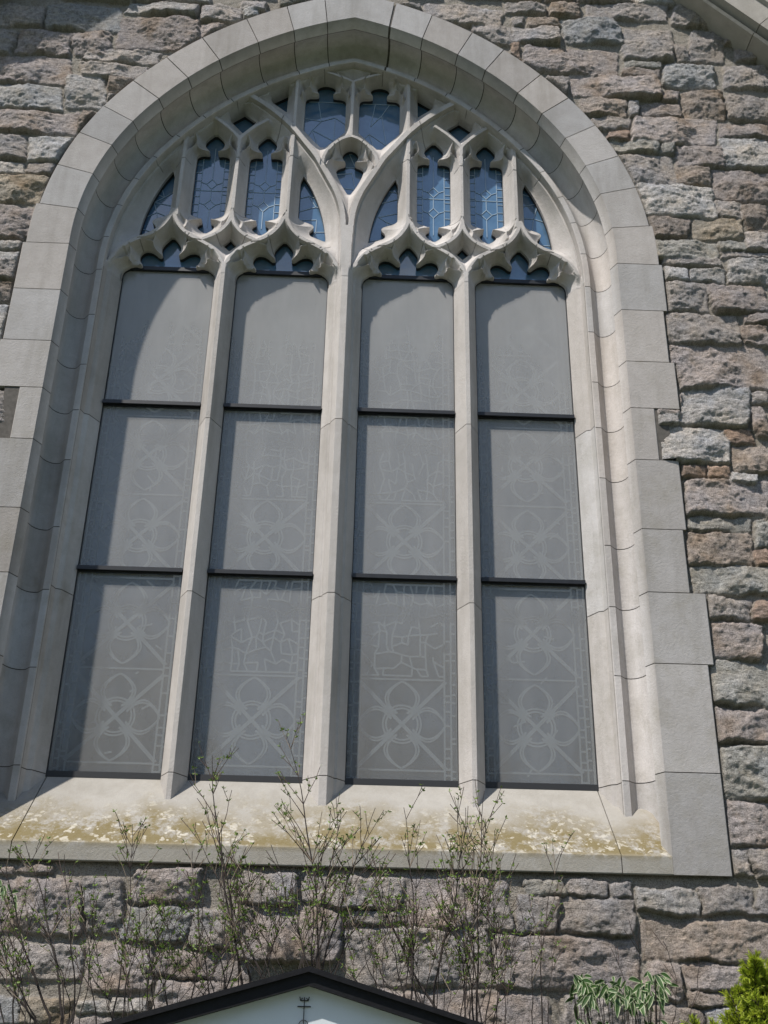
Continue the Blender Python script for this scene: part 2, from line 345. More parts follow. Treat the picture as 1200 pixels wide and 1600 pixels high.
def hole_dist(X, Z):
    """signed distance-like value: negative inside the window surround (its extrados)"""
    ax = np.abs(X)
    zq = np.array([2.175, 2.628, 3.150, 3.519, 3.865, 4.268, 4.585, 4.885, 5.231, 5.60])
    kq = np.clip(np.searchsorted(zq, Z)-1, 0, 8)
    jx = A0+np.where(X > 0, np.array([0.262, 0.262, 0.290, 0.212, 0.230, 0.128, 0.268, 0.240, 0.262])[kq], np.array([0.262, 0.250, 0.285, 0.225, 0.240, 0.120, 0.275, 0.262, 0.262])[kq])
    d = ax-jx
    th = np.arctan2(Z-C1[1], ax-C1[0]); d1 = np.hypot(ax-C1[0], Z-C1[1])-(R1+0.225)
    d2 = np.hypot(ax-C2[0], Z-C2[1])-(R2+0.225)
    d = np.where(Z > ZS, np.where(th < T1, d1, d2), d)
    return np.maximum(d, 2.175-Z)
def build_wall():
    rnd = random.Random(4)
    st = []
    for t in STONES.split(';'):
        a = t.split(); st.append([float(v) for v in a[:4]]+[a[4]])
    # coursed filler for the parts outside the photograph
    def free(r):
        for s in st[:NP]:
            if r[0] < s[1]-0.02 and r[1] > s[0]+0.02 and r[2] < s[3]-0.015 and r[3] > s[2]+0.015: return False
        return True
    NP = len(st); z = 0.02; fill = []
    while z < 8.9:
        h = rnd.uniform(0.11, 0.24); x = -3.4+rnd.uniform(-0.3, 0)
        while x < 3.4:
            wd = rnd.uniform(0.18, 0.62); cells = [(x, x+wd, z, z+h)]
            if h > 0.18 and rnd.random() < 0.35: m = z+h*rnd.uniform(0.4, 0.6); cells = [(x, x+wd, z, m-0.006), (x, x+wd, m+0.006, z+h)]
            for r in cells:
                # keep the gap between a filler stone and the traced ones, shrinking it if need be
                if free(r): fill.append(list(r)+[rnd.choice('ggppbwntgp')])
                else:
                    for f0, f1 in ((0, .5), (.5, 1)):
                        rr = (r[0]+wd*f0+0.005, r[0]+wd*f1-0.005, r[2], r[3])
                        if free(rr) : fill.append(list(rr)+[rnd.choice('gpb')])
            x += wd+0.016
        z += h+0.018
    st += fill
    step = 0.0065
    xs = np.arange(-3.05, 3.05, step); zs = np.arange(0.9, 8.45, step)
    X, Z = np.meshgrid(xs, zs)
    wx = (fbm(X, Z, 7, 3, 0.55, 1)-0.5)*0.05+(fbm(X, Z, 40, 2, 0.5, 2)-0.5)*0.016
    wz = (fbm(X, Z, 7, 3, 0.55, 5)-0.5)*0.045+(fbm(X, Z, 40, 2, 0.5, 6)-0.5)*0.014
    XW = X+wx; ZW = Z+wz
    mort = 0.352+0.008*(fbm(X, Z, 9, 4, 0.6, 8)-0.5)+0.006*(fbm(X, Z, 60, 2, 0.5, 9)-0.5)
    Dm = mort.copy(); colr = np.empty(X.shape+(3,), dtype=np.float32)
    mb = 0.75+0.5*fbm(X, Z, 22, 4, 0.65, 13)
    for k, v in enumerate((0.40, 0.365, 0.315)): colr[..., k] = v*mb
    rough1 = fbm(X, Z*1.3, 8, 3, 0.55, 21)-0.5; rough2 = fbm(X*0.75+0.35*Z, Z*1.25, 15, 5, 0.72, 25)-0.5; rough3 = fbm(X, Z, 75, 2, 0.7, 31)-0.5
    rid = 0.5-np.abs(fbm(X*0.8, Z*1.5, 11, 4, 0.6, 35)-0.5)*3.2
    speck = fbm(X, Z, 34, 3, 0.7, 41); patch = fbm(X, Z, 5, 3, 0.6, 44)
    nx, nz = len(xs), len(zs)
    for s in st:
        x0, x1, z0, z1, c = s
        i0 = max(0, int((x0-0.06+3.05)/step)); i1 = min(nx, int((x1+0.06+3.05)/step)+1)
        j0 = max(0, int((z0-0.06-0.9)/step)); j1 = min(nz, int((z1+0.06-0.9)/step)+1)
        if i1 <= i0 or j1 <= j0: continue
        sl = (slice(j0, j1), slice(i0, i1))
        w2, h2 = (x1-x0)/2+0.003, (z1-z0)/2+0.002; r = min(w2, h2)*rnd.uniform(0.08, 0.35)
        ska = rnd.uniform(-0.05, 0.05)
        px = XW[sl]-(x0+x1)/2; pz = ZW[sl]-(z0+z1)/2+ska*px; px = px+pz*rnd.uniform(-0.22, 0.22)
        qx = np.abs(px)-w2+r; qz = np.abs(pz)-h2+r
        sd = -(np.hypot(np.maximum(qx, 0), np.maximum(qz, 0))+np.minimum(np.maximum(qx, qz), 0)-r)   # positive inside
        big = min(w2, h2)
        e = np.clip(sd/(0.007+0.09*big), 0, 1); e = 1-(1-e)**2.6
        prot = rnd.uniform(0.022, 0.040)*(0.7+min(1.0, big/0.09)*0.5)
        tilt = rnd.uniform(-0.12, 0.12)*px+rnd.uniform(-0.14, 0.10)*pz
        amp = 0.5+0.5*min(1, big/0.08)
        fac = np.full(px.shape, 9.0)
        for _ in range(9):       # chipped facets of a rock face
            a_ = rnd.uniform(0, 6.28); sp_ = rnd.uniform(0.06, 0.36)
            fac = np.minimum(fac, 0.006+rnd.uniform(0.0, 0.020)-(px*math.cos(a_)+pz*math.sin(a_))*sp_)
        hgt = prot+tilt+amp*(np.clip(fac, -0.03, 0.03)*0.8+0.030*rough1[sl]+0.030*rough2[sl]+0.004*rough3[sl])
        hgt = np.maximum(hgt, 0.012)
        D = mort[sl]+e*hgt
        inside = sd > 0
        cur = Dm[sl]; up = inside & (D > cur)
        cur[up] = D[up]; Dm[sl] = cur
        b = np.array(PAL[c])*np.array([1.03, 1.0, 0.975])*rnd.uniform(1.26, 1.70)
        f = (0.45+1.1*speck[sl])[..., None]
        p = patch[sl][..., None]
        cc = b*f*(1+(p-0.5)*np.array([0.35, 0.15, -0.15]))
        if c in 'bpt':
            k = np.clip((p-0.55)*5, 0, 1)*0.5; cc = cc*(1-k)+np.array([0.22, 0.145, 0.085])*f*k
        cur = colr[sl]; ee = np.clip(sd/0.006, 0, 1)[..., None]
        m3 = (inside & up)[..., None]*ee
        colr[sl] = cur*(1-m3)+cc*m3
    hd = hole_dist(X, Z)
    Dm = np.minimum(Dm, 0.352+np.maximum(hd-0.004, 0)*2.2+0.01*(fbm(X, Z, 30, 2, .5, 71)-.5))
    m3 = np.clip(1-(hd-0.008)/0.012, 0, 1)[..., None]; colr = colr*(1-m3)+np.array([0.25, 0.235, 0.205])*mb[..., None]*m3
    # the wall stops under the gable copings
    lim = 7.80-(np.abs(X)-2.1)*1.03+0.28
    k = (Z < lim)
    inb = hd > -0.02
    kv = k & inb
    keep = kv[:-1, :-1] & kv[1:, :-1] & kv[:-1, 1:] & kv[1:, 1:]
    wall = empty('stone_wall', (0, 0, 0))
    tag(wall, 'rough granite rubble wall with wide mortar joints around the tall arched window', 'wall')
    grid_obj('rubble_face', X, -Dm, Z, keep, M['stone'], wall, colr)
    # the mass of the wall behind its face and beyond it
    mb = MB()
    out = [(-6, 0), (-6, 4.0), (0, 10.25), (6, 4.0), (6, 0)]
    # outer ring to the sides and above, plain but rough, built as a frame about the detailed face
    mb.box(-6, -3.03, -0.40, 0.5, 0, 3.9, 0, (0.26, 0.24, 0.22)); mb.box(3.03, 6, -0.40, 0.5, 0, 3.9, 0, (0.26, 0.24, 0.22))
    mb.box(-3.03, 3.03, -0.40, 0.5, 0, 0.905, 0, (0.26, 0.24, 0.22))
    for s in (-1, 1):
        V = []; pr = [(3.03*s, 3.9), (6*s, 3.9), (3.03*s, 7.12)]
        for y in (-0.40, 0.5): V += [(x, y, z) for x, z in pr]
        mb.add(V, [(0, 1, 2), (3, 5, 4), (0, 3, 4, 1), (1, 4, 5, 2), (2, 5, 3, 0)], 0, (0.26, 0.24, 0.22))
    V = [(x, y, z) for y in (-0.33, 0.5) for x, z in ((-1.4, 8.4), (1.4, 8.4), (0, 9.85))]
    mb.add(V, [(0, 1, 2), (3, 5, 4), (0, 3, 4, 1), (1, 4, 5, 2), (2, 5, 3, 0)], 0, (0.26, 0.24, 0.22))
    # inner lining of the wall; a dark sheet added behind the window blocks sky
    mb.box(-3.03, -1.95, 0.1, 0.5, 0.9, 7.0, 0); mb.box(1.95, 3.03, 0.1, 0.5, 0.9, 7.0, 0); mb.box(-1.95, 1.95, 0.2, 0.5, 0.9, 2.0, 0); mb.box(-1.949, 1.949, 0.45, 0.55, 2.0, 7.9, 0, (0.1, 0.1, 0.1))
    mb.build('wall_core', M['stone'], wall)
    return wall
wall = build_wall()

# ------------------------------------------------------------------ gable copings
def coping(side):
    # cross-section: n = distance up from the lower edge (square to the slope), D = proud of the glass plane
    prof = [(0.0, 0.28), (0.0, 0.515), (0.012, 0.53), (0.02, 0.50), (0.035, 0.50), (0.042, 0.575), (0.19, 0.585), (0.20, 0.61), (0.42, 0.61), (0.46, 0.90), (0.70, 0.90), (0.74, 0.7), (0.74, 0.0), (0.1, 0.0)]  # deep upper overhang is added, out of view, to throw shade down the wall
    sl = math.atan(1.03); dx, dz = math.cos(sl), -math.sin(sl); nx, nz = math.sin(sl), math.cos(sl)
    mb = MB(); t = -3.0; rnd = random.Random(7+side)
    L0 = -2.1/dx+0.0
    ts = [L0]
    while ts[-1] < 5.0: ts.append(ts[-1]+0.92)
    for a, b in zip(ts[:-1], ts[1:]):
        V = []
        for tt in (a, b-0.005):
            for n_, D in prof:
                x = 2.1+dx*tt+nx*n_; z = 7.80+dz*tt+nz*n_
                if tt == L0: z += (nx*n_)/dx*(-dz)*(1) if False else 0
                V.append((side*x, -D, z))
        k = len(prof); F = [(i, (i+1) % k, k+(i+1) % k, k+i) for i in range(k)]+[tuple(range(k))[::-1], tuple(range(k, 2*k))]
        if side < 0: F = [f[::-1] for f in F]
        g = rnd.uniform(0.9, 1.08); mb.add(V, F, 0, (g, g, g))
    o = mb.build('gable_coping', M['coping'], None)
    return o
cR = coping(1); tag(cR, 'pale moulded stone coping sloping down at the upper right corner', 'coping', 'raking copings of the gable')
cL = coping(-1); tag(cL, 'raking stone coping on the left slope of the gable, above the upper left corner', 'coping', 'raking copings of the gable')

# ------------------------------------------------------------------ the window
win = empty('church_window', (0, 0, 2.2))
tag(win, 'tall pale limestone gothic window of four lights with cusped tracery', 'window')
WP = Vector((0, 0, 2.2))
def fixparent(o): o.parent = win; o.matrix_parent_inverse = Matrix.Translation(-WP)
ORDER = [(-0.145, 0.10), (-0.145, 0.157), (-0.142, 0.160), (-0.110, 0.157), (-0.108, 0.154), (-0.080, 0.118), (-0.068, 0.110), (-0.050, 0.108), (-0.028, 0.114), (-0.010, 0.130),
         (0.004, 0.155), (0.012, 0.190), (0.014, 0.225), (0.008, 0.262), (-0.006, 0.295), (-0.027, 0.314), (-0.029, 0.322), (-0.002, 0.383), (0.0, 0.3855)]
def blocks_build(name, blocks, prof, outer_fn, mats, cut=False):
    """blocks: list of ring lists [(side, kind, v), ...]; prof: [(off, D)]"""
    mb = MB(); rnd = random.Random(3)
    for bi, rings in enumerate(blocks):
        oo = outer_fn(bi, rings)
        pr = list(prof)
        if oo is not None: pr = pr+[(oo-0.004, 0.3855), (oo, 0.382), (oo, 0.28)]
        V = []; k = len(pr)
        for (side, kind, v) in rings:
            for off, D in pr:
                x, z = arch_pt(off, side, kind, v); V.append((x, -D, z))
        F = []
        for r in range(len(rings)-1):
            for i in range(k-1):
                F.append((r*k+i, r*k+i+1, (r+1)*k+i+1, (r+1)*k+i))
        if oo is not None:      # ends of the flat part, seen where the quoins step
            for r_ in (0, len(rings)-1):
                V.append((arch_pt(0.02, *rings[r_])[0], -0.28, arch_pt(0.02, *rings[r_])[1])); q_ = [r_*k+k-4, r_*k+k-3, r_*k+k-2, r_*k+k-1, len(V)-1]
                F.append(tuple(q_ if r_ else q_[::-1]))
        g = rnd.uniform(0.86, 1.07); wv = rnd.uniform(-0.025, 0.025)
        if oo is None: g *= 1.12
        mb.add(V, F, 0, (g*(1+wv), g, g*(1-wv)))
        if oo is not None:       # the front face is toned darker, the recessed mouldings paler
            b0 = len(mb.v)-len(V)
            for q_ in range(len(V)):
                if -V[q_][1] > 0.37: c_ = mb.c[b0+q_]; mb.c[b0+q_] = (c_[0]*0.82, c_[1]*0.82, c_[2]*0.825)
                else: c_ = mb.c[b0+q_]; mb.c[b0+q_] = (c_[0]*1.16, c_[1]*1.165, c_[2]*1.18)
    return mb
def path_rings(s0, s1, n):
    """interpolate between two path positions on the same side; position = ('j', z) or ('a', th)"""
    res = []
    if s0[0] == 'j' and s1[0] == 'j': return [('j', s0[1]), ('j', s1[1])]
    # convert to arclength-like scalar: z for jamb, ZS + R*th for arc
    f = lambda s: s[1] if s[0] == 'j' else ZS+R1*s[1]
    g = lambda q: ('j', q) if q <= ZS else ('a', (q-ZS)/R1)
    a, b = f(s0), f(s1)
    qs = list(np.linspace(a, b, n))
    for brk in (ZS+1e-4,):
        if a < brk < b: qs.append(brk)
    res = sorted(qs)
    out = [g(q) for q in res]
    if abs(b-(ZS+R1*TA0)) < 1e-9: out[-1] = ('a', TA0)
    return out
# joints: jamb heights right/left, arc joints from extrados positions
def ext_angle(x, z):
    if math.atan2(z-C1[1], x-C1[0]) < T1: return math.atan2(z-C1[1], x-C1[0])
    th = math.atan2(z-C2[1], x-C2[0]); ta = math.acos(-C2[0]/(R2+0.225))
    return T1+(th-T1)*(TA0-T1)/(ta-T1)
AR = [ext_angle(*p) for p in ((1.787, 5.843), (1.735, 6.134), (1.636, 6.374), (1.513, 6.619), (1.37, 6.85), (1.195, 7.035), (0.971, 7.25), (0.765, 7.39), (0.497, 7.522), (0.262, 7.630))]
AL = [ext_angle(*p) for p in ((1.78, 5.84), (1.717, 6.138), (1.628, 6.397), (1.505, 6.614), (1.363, 6.844), (1.155, 7.033), (0.958, 7.227), (0.70, 7.43), (0.44, 7.55), (0.20, 7.65))]
JR = [2.175, 2.628, 3.150, 3.519, 3.865, 4.268, 4.585, 4.885, 5.231, 5.558]
JL = [2.175, 2.628, 3.110, 3.522, 3.875, 4.274, 4.588, 4.888, 5.231, 5.556]
OUT_R = [0.262, 0.262, 0.290, 0.212, 0.230, 0.128, 0.268, 0.240, 0.262]
OUT_L = [0.262, 0.250, 0.285, 0.225, 0.240, 0.120, 0.275, 0.262, 0.262]
G = 0.0022
blocks = []; outs = []
for side, J, A_, O in ((-1, JL, AL, OUT_L), (1, JR, AR, OUT_R)):
    for i in range(len(J)-1):
        blocks.append([(side, 'j', J[i]+(G if i else 0)), (side, 'j', J[i+1]-G)]); outs.append(O[i])
    pos = [('j', J[-1])]+[('a', t) for t in A_]
    for i in range(len(pos)-1):
        a, b = pos[i], pos[i+1]
        e = G/1.7
        a = (a[0], a[1]+(G if a[0] == 'j' else e)); b = (b[0], b[1]-e)
        blocks.append([(side, k, v) for k, v in path_rings(a, b, 8)]); outs.append(0.225+(0.02 if i == 0 else 0))
# key block
e = G/1.7; e_r = 0.009/1.7
L_ = [(-1, k, v) for k, v in path_rings(('a', AL[-1]+e), ('a', TA0), 5)]
R_ = [(1, k, v) for k, v in path_rings(('a', AR[-1]+e_r), ('a', TA0), 5)]
blocks.append(L_+R_[:-1][::-1]); outs.append(0.225)
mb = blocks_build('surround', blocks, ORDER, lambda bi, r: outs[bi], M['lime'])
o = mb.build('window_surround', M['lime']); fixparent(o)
def shade_auto(o, ang=28):
    me = o.data
    me.polygons.foreach_set('use_smooth', [True]*len(me.polygons))
    me.update()
    bm_angle = math.radians(ang)
    import bmesh
    bm = bmesh.new(); bm.from_mesh(me)
    for e_ in bm.edges:
        if len(e_.link_faces) != 2 or e_.calc_face_angle(0) > bm_angle: e_.smooth = False
    bm.to_mesh(me); bm.free()
shade_auto(o)
# mortar core behind the surround blocks (seen in the joints)
core = [(off+(0.004 if D < 0.38 else 0.004), D-0.006) for off, D in ORDER]+[(0.20, 0.3795), (0.20, 0.2)]
mb = MB()
for side in (-1, 1):
    rings = [('j', 2.19), ('j', ZS)]+[('a', t) for t in np.linspace(0.0005, TA0, 40)]
    V = []; k = len(core)
    for kd, v in rings:
        for off, D in core:
            x, z = arch_pt(off, side, kd, v); V.append((x, -D, z))
    F = [(r*k+i, r*k+i+1, (r+1)*k+i+1, (r+1)*k+i) for r in range(len(rings)-1) for i in range(k-1)]
    mb.add(V, F)
o = mb.build('mortar_bed', M['joint']); fixparent(o)

# inner splays of the jambs
SPL = [(-0.225, -0.12), (-0.225, 0.008), (-0.222, 0.012), (-0.183, 0.090), (-0.180, 0.0915), (-0.160, 0.101), (-0.157, 0.1035), (-0.1445, 0.158), (-0.143, 0.158), (-0.143, -0.12)]
for side in (-1, 1):
    J = [2.45, 2.62, 3.514, 4.60, 5.595] if side > 0 else [2.45, 2.62, 3.55, 4.60, 5.595]
    bl = [[(side, 'j', a+G), (side, 'j', b-G)] for a, b in zip(J[:-1], J[1:])]
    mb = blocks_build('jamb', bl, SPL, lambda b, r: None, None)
    for (a, b) in ((2.45, 5.59),):
        pr = [(-0.219, -0.1), (-0.219, 0.008), (-0.180, 0.086), (-0.150, 0.1), (-0.147, 0.15)]
        V = [(side*(A0+o_), -D, z) for z in (a, b) for o_, D in pr]
        mb.add(V, [(i, i+1, len(pr)+i+1, len(pr)+i) for i in range(len(pr)-1)], 1)
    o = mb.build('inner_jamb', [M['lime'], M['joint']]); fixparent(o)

# mullions
def mullion(cx, half, J, rnd):
    mb = MB()
    pr = half+[(-x, D) for x, D in half[::-1]]
    k = len(pr)
    for a, b in zip(J[:-1], J[1:]):
        g = rnd.uniform(0.92, 1.06)
        V = [(cx+x, -D, z) for z in (a+G, b-G) for x, D in pr]
        F = [(i, (i+1) % k, k+(i+1) % k, k+i) for i in range(k)]+[tuple(range(k))[::-1], tuple(range(k, 2*k))]
        mb.add(V, F, 0, (g, g*0.995, g*0.985))
    V = [(cx+x*0.93, -(D-0.003), z) for z in (J[0]+0.02, J[-1]-0.01) for x, D in pr]
    mb.add(V, [(i, (i+1) % k, k+(i+1) % k, k+i) for i in range(k)], 1)
    V = [(cx+x*0.97, -(D-0.0025), z) for z in (J[-1]-0.02, J[-1]+0.035) for x, D in pr]
    mb.add(V, [(i, (i+1) % k, k+(i+1) % k, k+i) for i in range(k)]+[tuple(range(k))[::-1], tuple(range(k, 2*k))], 0, (0.9, 0.89, 0.88))
    o = mb.build('mullion', [M['trac'], M['joint']]); fixparent(o)
rm = random.Random(9)
MAIN = [(0.104, -0.10), (0.104, 0.010), (0.100, 0.018), (0.064, 0.072), (0.058, 0.0735), (0.050, 0.078), (0.044, 0.098), (0.021, 0.136), (0.018, 0.138)]
MINR = [(0.065, -0.10), (0.065, 0.010), (0.062, 0.022), (0.014, 0.123), (0.012, 0.125)]
mullion(0.0, MAIN, [2.42, 2.62, 3.56, 4.60, 5.594], rm)
mullion(-0.732, MINR, [2.42, 2.62, 3.55, 4.585, 5.595], rm)
mullion(0.732, MINR, [2.42, 2.62, 3.53, 4.60, 5.595], rm)

# sill
mb = MB()
def sill_block(x0, x1, g):
    pr = [(0.12, 2.615), (0.004, 2.612), (-0.01, 2.598), (-0.372, 2.262), (-0.385, 2.252), (-0.3855, 2.246), (-0.3855, 2.178), (-0.383, 2.174), (-0.26, 2.174), (0.12, 2.30)]
    k = len(pr); V = [(x, y, z) for x in (x0, x1) for y, z in pr]
    mb.add(V, [(i, (i+1) % k, k+(i+1) % k, k+i) for i in range(k)]+[tuple(range(k))[::-1], tuple(range(k, 2*k))], 0, (g, g, g*0.98))
sill_block(-1.583, -1.357, 0.97); sill_block(-1.352, 1.352, 1.0); sill_block(1.357, 1.583, 1.0)
for s in (-1, 1):      # slope running in under the casement hollow
    V = [(s*1.58, 0.0, 2.60), (s*1.61, 0.0, 2.60), (s*1.61, -0.325, 2.298), (s*1.58, -0.325, 2.298), (s*1.58, 0, 2.2), (s*1.61, 0, 2.2), (s*1.61, -0.325, 2.2), (s*1.58, -0.325, 2.2)]
    mb.add(V, [(0, 1, 2, 3), (4, 7, 6, 5), (2, 6, 7, 3), (1, 5, 6, 2), (0, 3, 7, 4)])
mb.box(-1.36, 1.36, -0.3, 0.1, 2.19, 2.25, 1)
V = [(x, y, z) for x in (-1.5, 1.5) for y, z in ((0.1, 2.6), (-0.002, 2.588), (-0.380, 2.238), (-0.380, 2.182), (0.1, 2.19))]
mb.add(V, [(i, (i+1) % 5, 5+(i+1) % 5, 5+i) for i in range(5)]+[(4, 3, 2, 1, 0), (5, 6, 7, 8, 9)], 1)
o = mb.build('sill', [M['sill'], M['joint']]); fixparent(o)

# ------------------------------------------------------------------ tracery, one carved sheet of stone: depth from the nearest ridge and the nearest opening
def mir(h, c=0.0): return [(c+x, z) for x, z in h]+[(c-x, z) for x, z in h[::-1] if abs(x) > 1e-6]
def archcurve(off, n=60, x_only=True):
    pts = [(A0+off, 5.4)]+[arch_pt(off, 1, 'a', t) for t in np.linspace(0, TA0, n)]
    return pts
OPEN = []; RID = []; SINK = []
HEAD = [(0.2825, 5.2), (0.2825, 5.628), (0.272, 5.660), (0.245, 5.683), (0.205, 5.697), (0.176, 5.688), (0.165, 5.690), (0.162, 5.702), (0.172, 5.716), (0.185, 5.742), (0.187, 5.772), (0.175, 5.800),
        (0.150, 5.815), (0.118, 5.811), (0.092, 5.793), (0.073, 5.774), (0.058, 5.769), (0.049, 5.778), (0.052, 5.795), (0.060, 5.822), (0.059, 5.848), (0.040, 5.885), (0.0, 5.932)]
UP = [(0.0, 5.957), (0.036, 5.983), (0.052, 6.003), (0.054, 6.024), (0.044, 6.040), (0.031, 6.047), (0.026, 6.058), (0.030, 6.072), (0.05, 6.083), (0.085, 6.093), (0.104, 6.108), (0.108, 6.125),
      (0.108, 6.575), (0.102, 6.594), (0.085, 6.606), (0.055, 6.611), (0.036, 6.607), (0.027, 6.612), (0.027, 6.625), (0.036, 6.643), (0.053, 6.661), (0.063, 6.685), (0.062, 6.715), (0.045, 6.745), (0.0, 6.792)]
TOPH = [(0.137, 6.85), (0.137, 7.120), (0.128, 7.140), (0.108, 7.151), (0.068, 7.153), (0.050, 7.158), (0.046, 7.175), (0.058, 7.195), (0.066, 7.218), (0.060, 7.243), (0.040, 7.262), (0.0, 7.272)]
CEN = [(0.0, 6.703), (0.030, 6.688), (0.048, 6.665), (0.053, 6.635), (0.047, 6.608), (0.033, 6.585), (0.029, 6.570), (0.038, 6.558), (0.062, 6.549), (0.082, 6.535), (0.092, 6.512), (0.075, 6.45), (0.042, 6.372), (0.0, 6.300)]
half_open = [mir(HEAD, 0.3855), mir(HEAD, 1.0785), mir(UP, 0.5440), mir(UP, 0.8850),
    [(0.7145, 6.970), (0.800, 6.900), (0.7145, 6.800), (0.629, 6.900)],
    [(0.312, 6.484), (0.240, 6.360), (0.186, 6.222), (0.152, 6.090), (0.130, 5.930), (0.150, 5.935), (0.200, 5.958), (0.228, 5.970), (0.240, 5.988), (0.236, 6.008), (0.218, 6.028), (0.211, 6.045), (0.222, 6.060), (0.250, 6.073), (0.285, 6.085), (0.310, 6.105), (0.315, 6.13)],
    [(1.118, 6.484), (1.190, 6.352), (1.240, 6.215), (1.273, 6.085), (1.293, 5.930), (1.273, 5.935), (1.230, 5.955), (1.205, 5.970), (1.193, 5.988), (1.197, 6.008), (1.215, 6.028), (1.222, 6.045), (1.210, 6.060), (1.182, 6.073), (1.148, 6.085), (1.122, 6.105), (1.116, 6.13)],
    [(0.681, 5.872), (0.723, 5.924), (0.766, 5.872), (0.723, 5.828)],
    mir(TOPH, 0.181)[:12]+mir(TOPH, 0.181)[12:]+[(0.049, 6.838), (0.115, 6.762), (0.185, 6.690), (0.250, 6.765), (0.318, 6.850)],
    [(0.434, 7.162), (0.436, 6.998), (0.540, 7.088)]]
half_open[8] = [(0.181-x, z) for x, z in TOPH]+[(0.181+x, z) for x, z in TOPH[::-1][1:]]+[(0.318, 6.848), (0.250, 6.762), (0.185, 6.688), (0.115, 6.762), (0.044, 6.842)]
for p in half_open: OPEN.append((p, 0.0)); OPEN.append(([(-x, z) for x, z in p], 0.0))
OPEN.append((mir(CEN), 0.0)); OPEN.append(([(-0.014, 7.222), (0, 7.234), (0.014, 7.222), (0, 7.212)], 0.03))
sinks = []
for c in (0.3855, 1.0785):
    for s in (-1, 1):
        sinks.append([(c+s*x, z) for x, z in ((0.268, 5.752), (0.258, 5.722), (0.298, 5.700))])
for c in (0.5440, 0.8850):
    for s in (-1, 1):
        sinks.append([(c+s*x, z) for x, z in ((0.125, 6.660), (0.127, 6.625), (0.150, 6.590))])
for s in (-1, 1): sinks.append([(0.181+s*x, z) for x, z in ((0.130, 7.168), (0.150, 7.130), (0.152, 7.180))])
for p in sinks: OPEN.append((p, 0.078)); OPEN.append(([(-x, z) for x, z in p], 0.078))
for s in (-1, 1): OPEN.append(([(s*x, z) for x, z in ((0.128, 6.585), (0.130, 6.555), (0.146, 6.530))], 0.07))
# ridges: (points, depth at each end, half width)
HR = []
HR.append(([(0.016, 5.3), (0.016, 5.75), (0.022, 5.93), (0.030, 6.05), (0.048, 6.150), (0.080, 6.250), (0.123, 6.342), (0.167, 6.432), (0.216, 6.531), (0.285, 6.633), (0.365, 6.750), (0.450, 6.848), (0.545, 6.935), (0.630, 7.002), (0.722, 7.062)], 0.140, 0.140, 0.017))
for c in (0.3855, 1.0785):
    for s in (-1, 1):
        HR.append(([(c+s*x, z) for x, z in ((0.3465, 5.3), (0.346, 5.60), (0.343, 5.640), (0.322, 5.695), (0.285, 5.752), (0.240, 5.797), (0.155, 5.848), (0.105, 5.880), (0.060, 5.925), (0.025, 5.985), (0.000, 6.060))], 0.125, 0.125, 0.0115))
        HR.append(([(c+s*x, z) for x, z in ((0.240, 5.790), (0.228, 5.750), (0.238, 5.712), (0.215, 5.688), (0.170, 5.690))], 0.112, 0.050, 0.0025))
        HR.append(([(c+s*x, z) for x, z in ((0.238, 5.712), (0.275, 5.705), (0.310, 5.680), (0.330, 5.655))], 0.100, 0.118, 0.0025))
        HR.append(([(c+s*x, z) for x, z in ((0.092, 5.885), (0.096, 5.855), (0.103, 5.832), (0.090, 5.800), (0.058, 5.774))], 0.115, 0.048, 0.0025))
        HR.append(([(c+s*x, z) for x, z in ((0.103, 5.832), (0.140, 5.838), (0.193, 5.832))], 0.100, 0.112, 0.0025))
for c in (0.5440, 0.8850):
    for s in (-1, 1):
        HR.append(([(c+s*x, z) for x, z in ((0.118, 6.705), (0.104, 6.668), (0.105, 6.632), (0.080, 6.612), (0.032, 6.616))], 0.115, 0.050, 0.0025))
        HR.append(([(c+s*x, z) for x, z in ((0.105, 6.632), (0.135, 6.600), (0.150, 6.560), (0.160, 6.510))], 0.100, 0.118, 0.0025))
        HR.append(([(c+s*x, z) for x, z in ((0.165, 6.085), (0.150, 6.050), (0.112, 6.014), (0.075, 6.035), (0.030, 6.058))], 0.118, 0.050, 0.0025))
        HR.append(([(c+s*x, z) for x, z in ((0.112, 6.014), (0.104, 5.985), (0.110, 5.945))], 0.095, 0.112, 0.0025))
HR.append(([(0.3735, 6.03), (0.3735, 6.70)], 0.125, 0.125, 0.0105)); HR.append(([(1.0555, 6.03), (1.0555, 6.70)], 0.125, 0.125, 0.0105))
HR.append(([(0.7145, 6.03), (0.7145, 6.655)], 0.125, 0.125, 0.0105))
for s in (-1, 1):
    HR.append(([(0.7145+s*x, z) for x, z in ((0.0, 6.655), (0.012, 6.680), (0.050, 6.725), (0.100, 6.775), (0.165, 6.830))], 0.125, 0.125, 0.0105))
    HR.append(([(0.7145+s*x, z) for x, z in ((0.0, 6.06), (0.006, 6.01), (0.025, 5.960), (0.060, 5.912), (0.105, 5.875), (0.160, 5.845))], 0.125, 0.125, 0.0105))
HR.append(([(0.0, 5.3), (0.0, 5.96)], 0.140, 0.140, 0.017))
HR.append(([(0.0, 6.72), (0.0, 7.205)], 0.122, 0.122, 0.009)); HR.append(([(0.0, 7.205), (0.08, 7.245), (0.18, 7.282)], 0.122, 0.122, 0.009))
HR.append(([(0.371, 6.775), (0.371, 7.26)], 0.122, 0.122, 0.009))
HR.append(([(0.0, 6.722), (0.050, 6.700), (0.090, 6.668), (0.125, 6.628), (0.150, 6.585), (0.170, 6.530), (0.178, 6.46)], 0.125, 0.125, 0.0105))
HR.append(([(0.105, 6.645), (0.100, 6.610), (0.112, 6.560), (0.085, 6.560), (0.035, 6.570)], 0.112, 0.050, 0.0025)); HR.append(([(0.112, 6.560), (0.135, 6.530), (0.150, 6.480)], 0.100, 0.118, 0.0025))
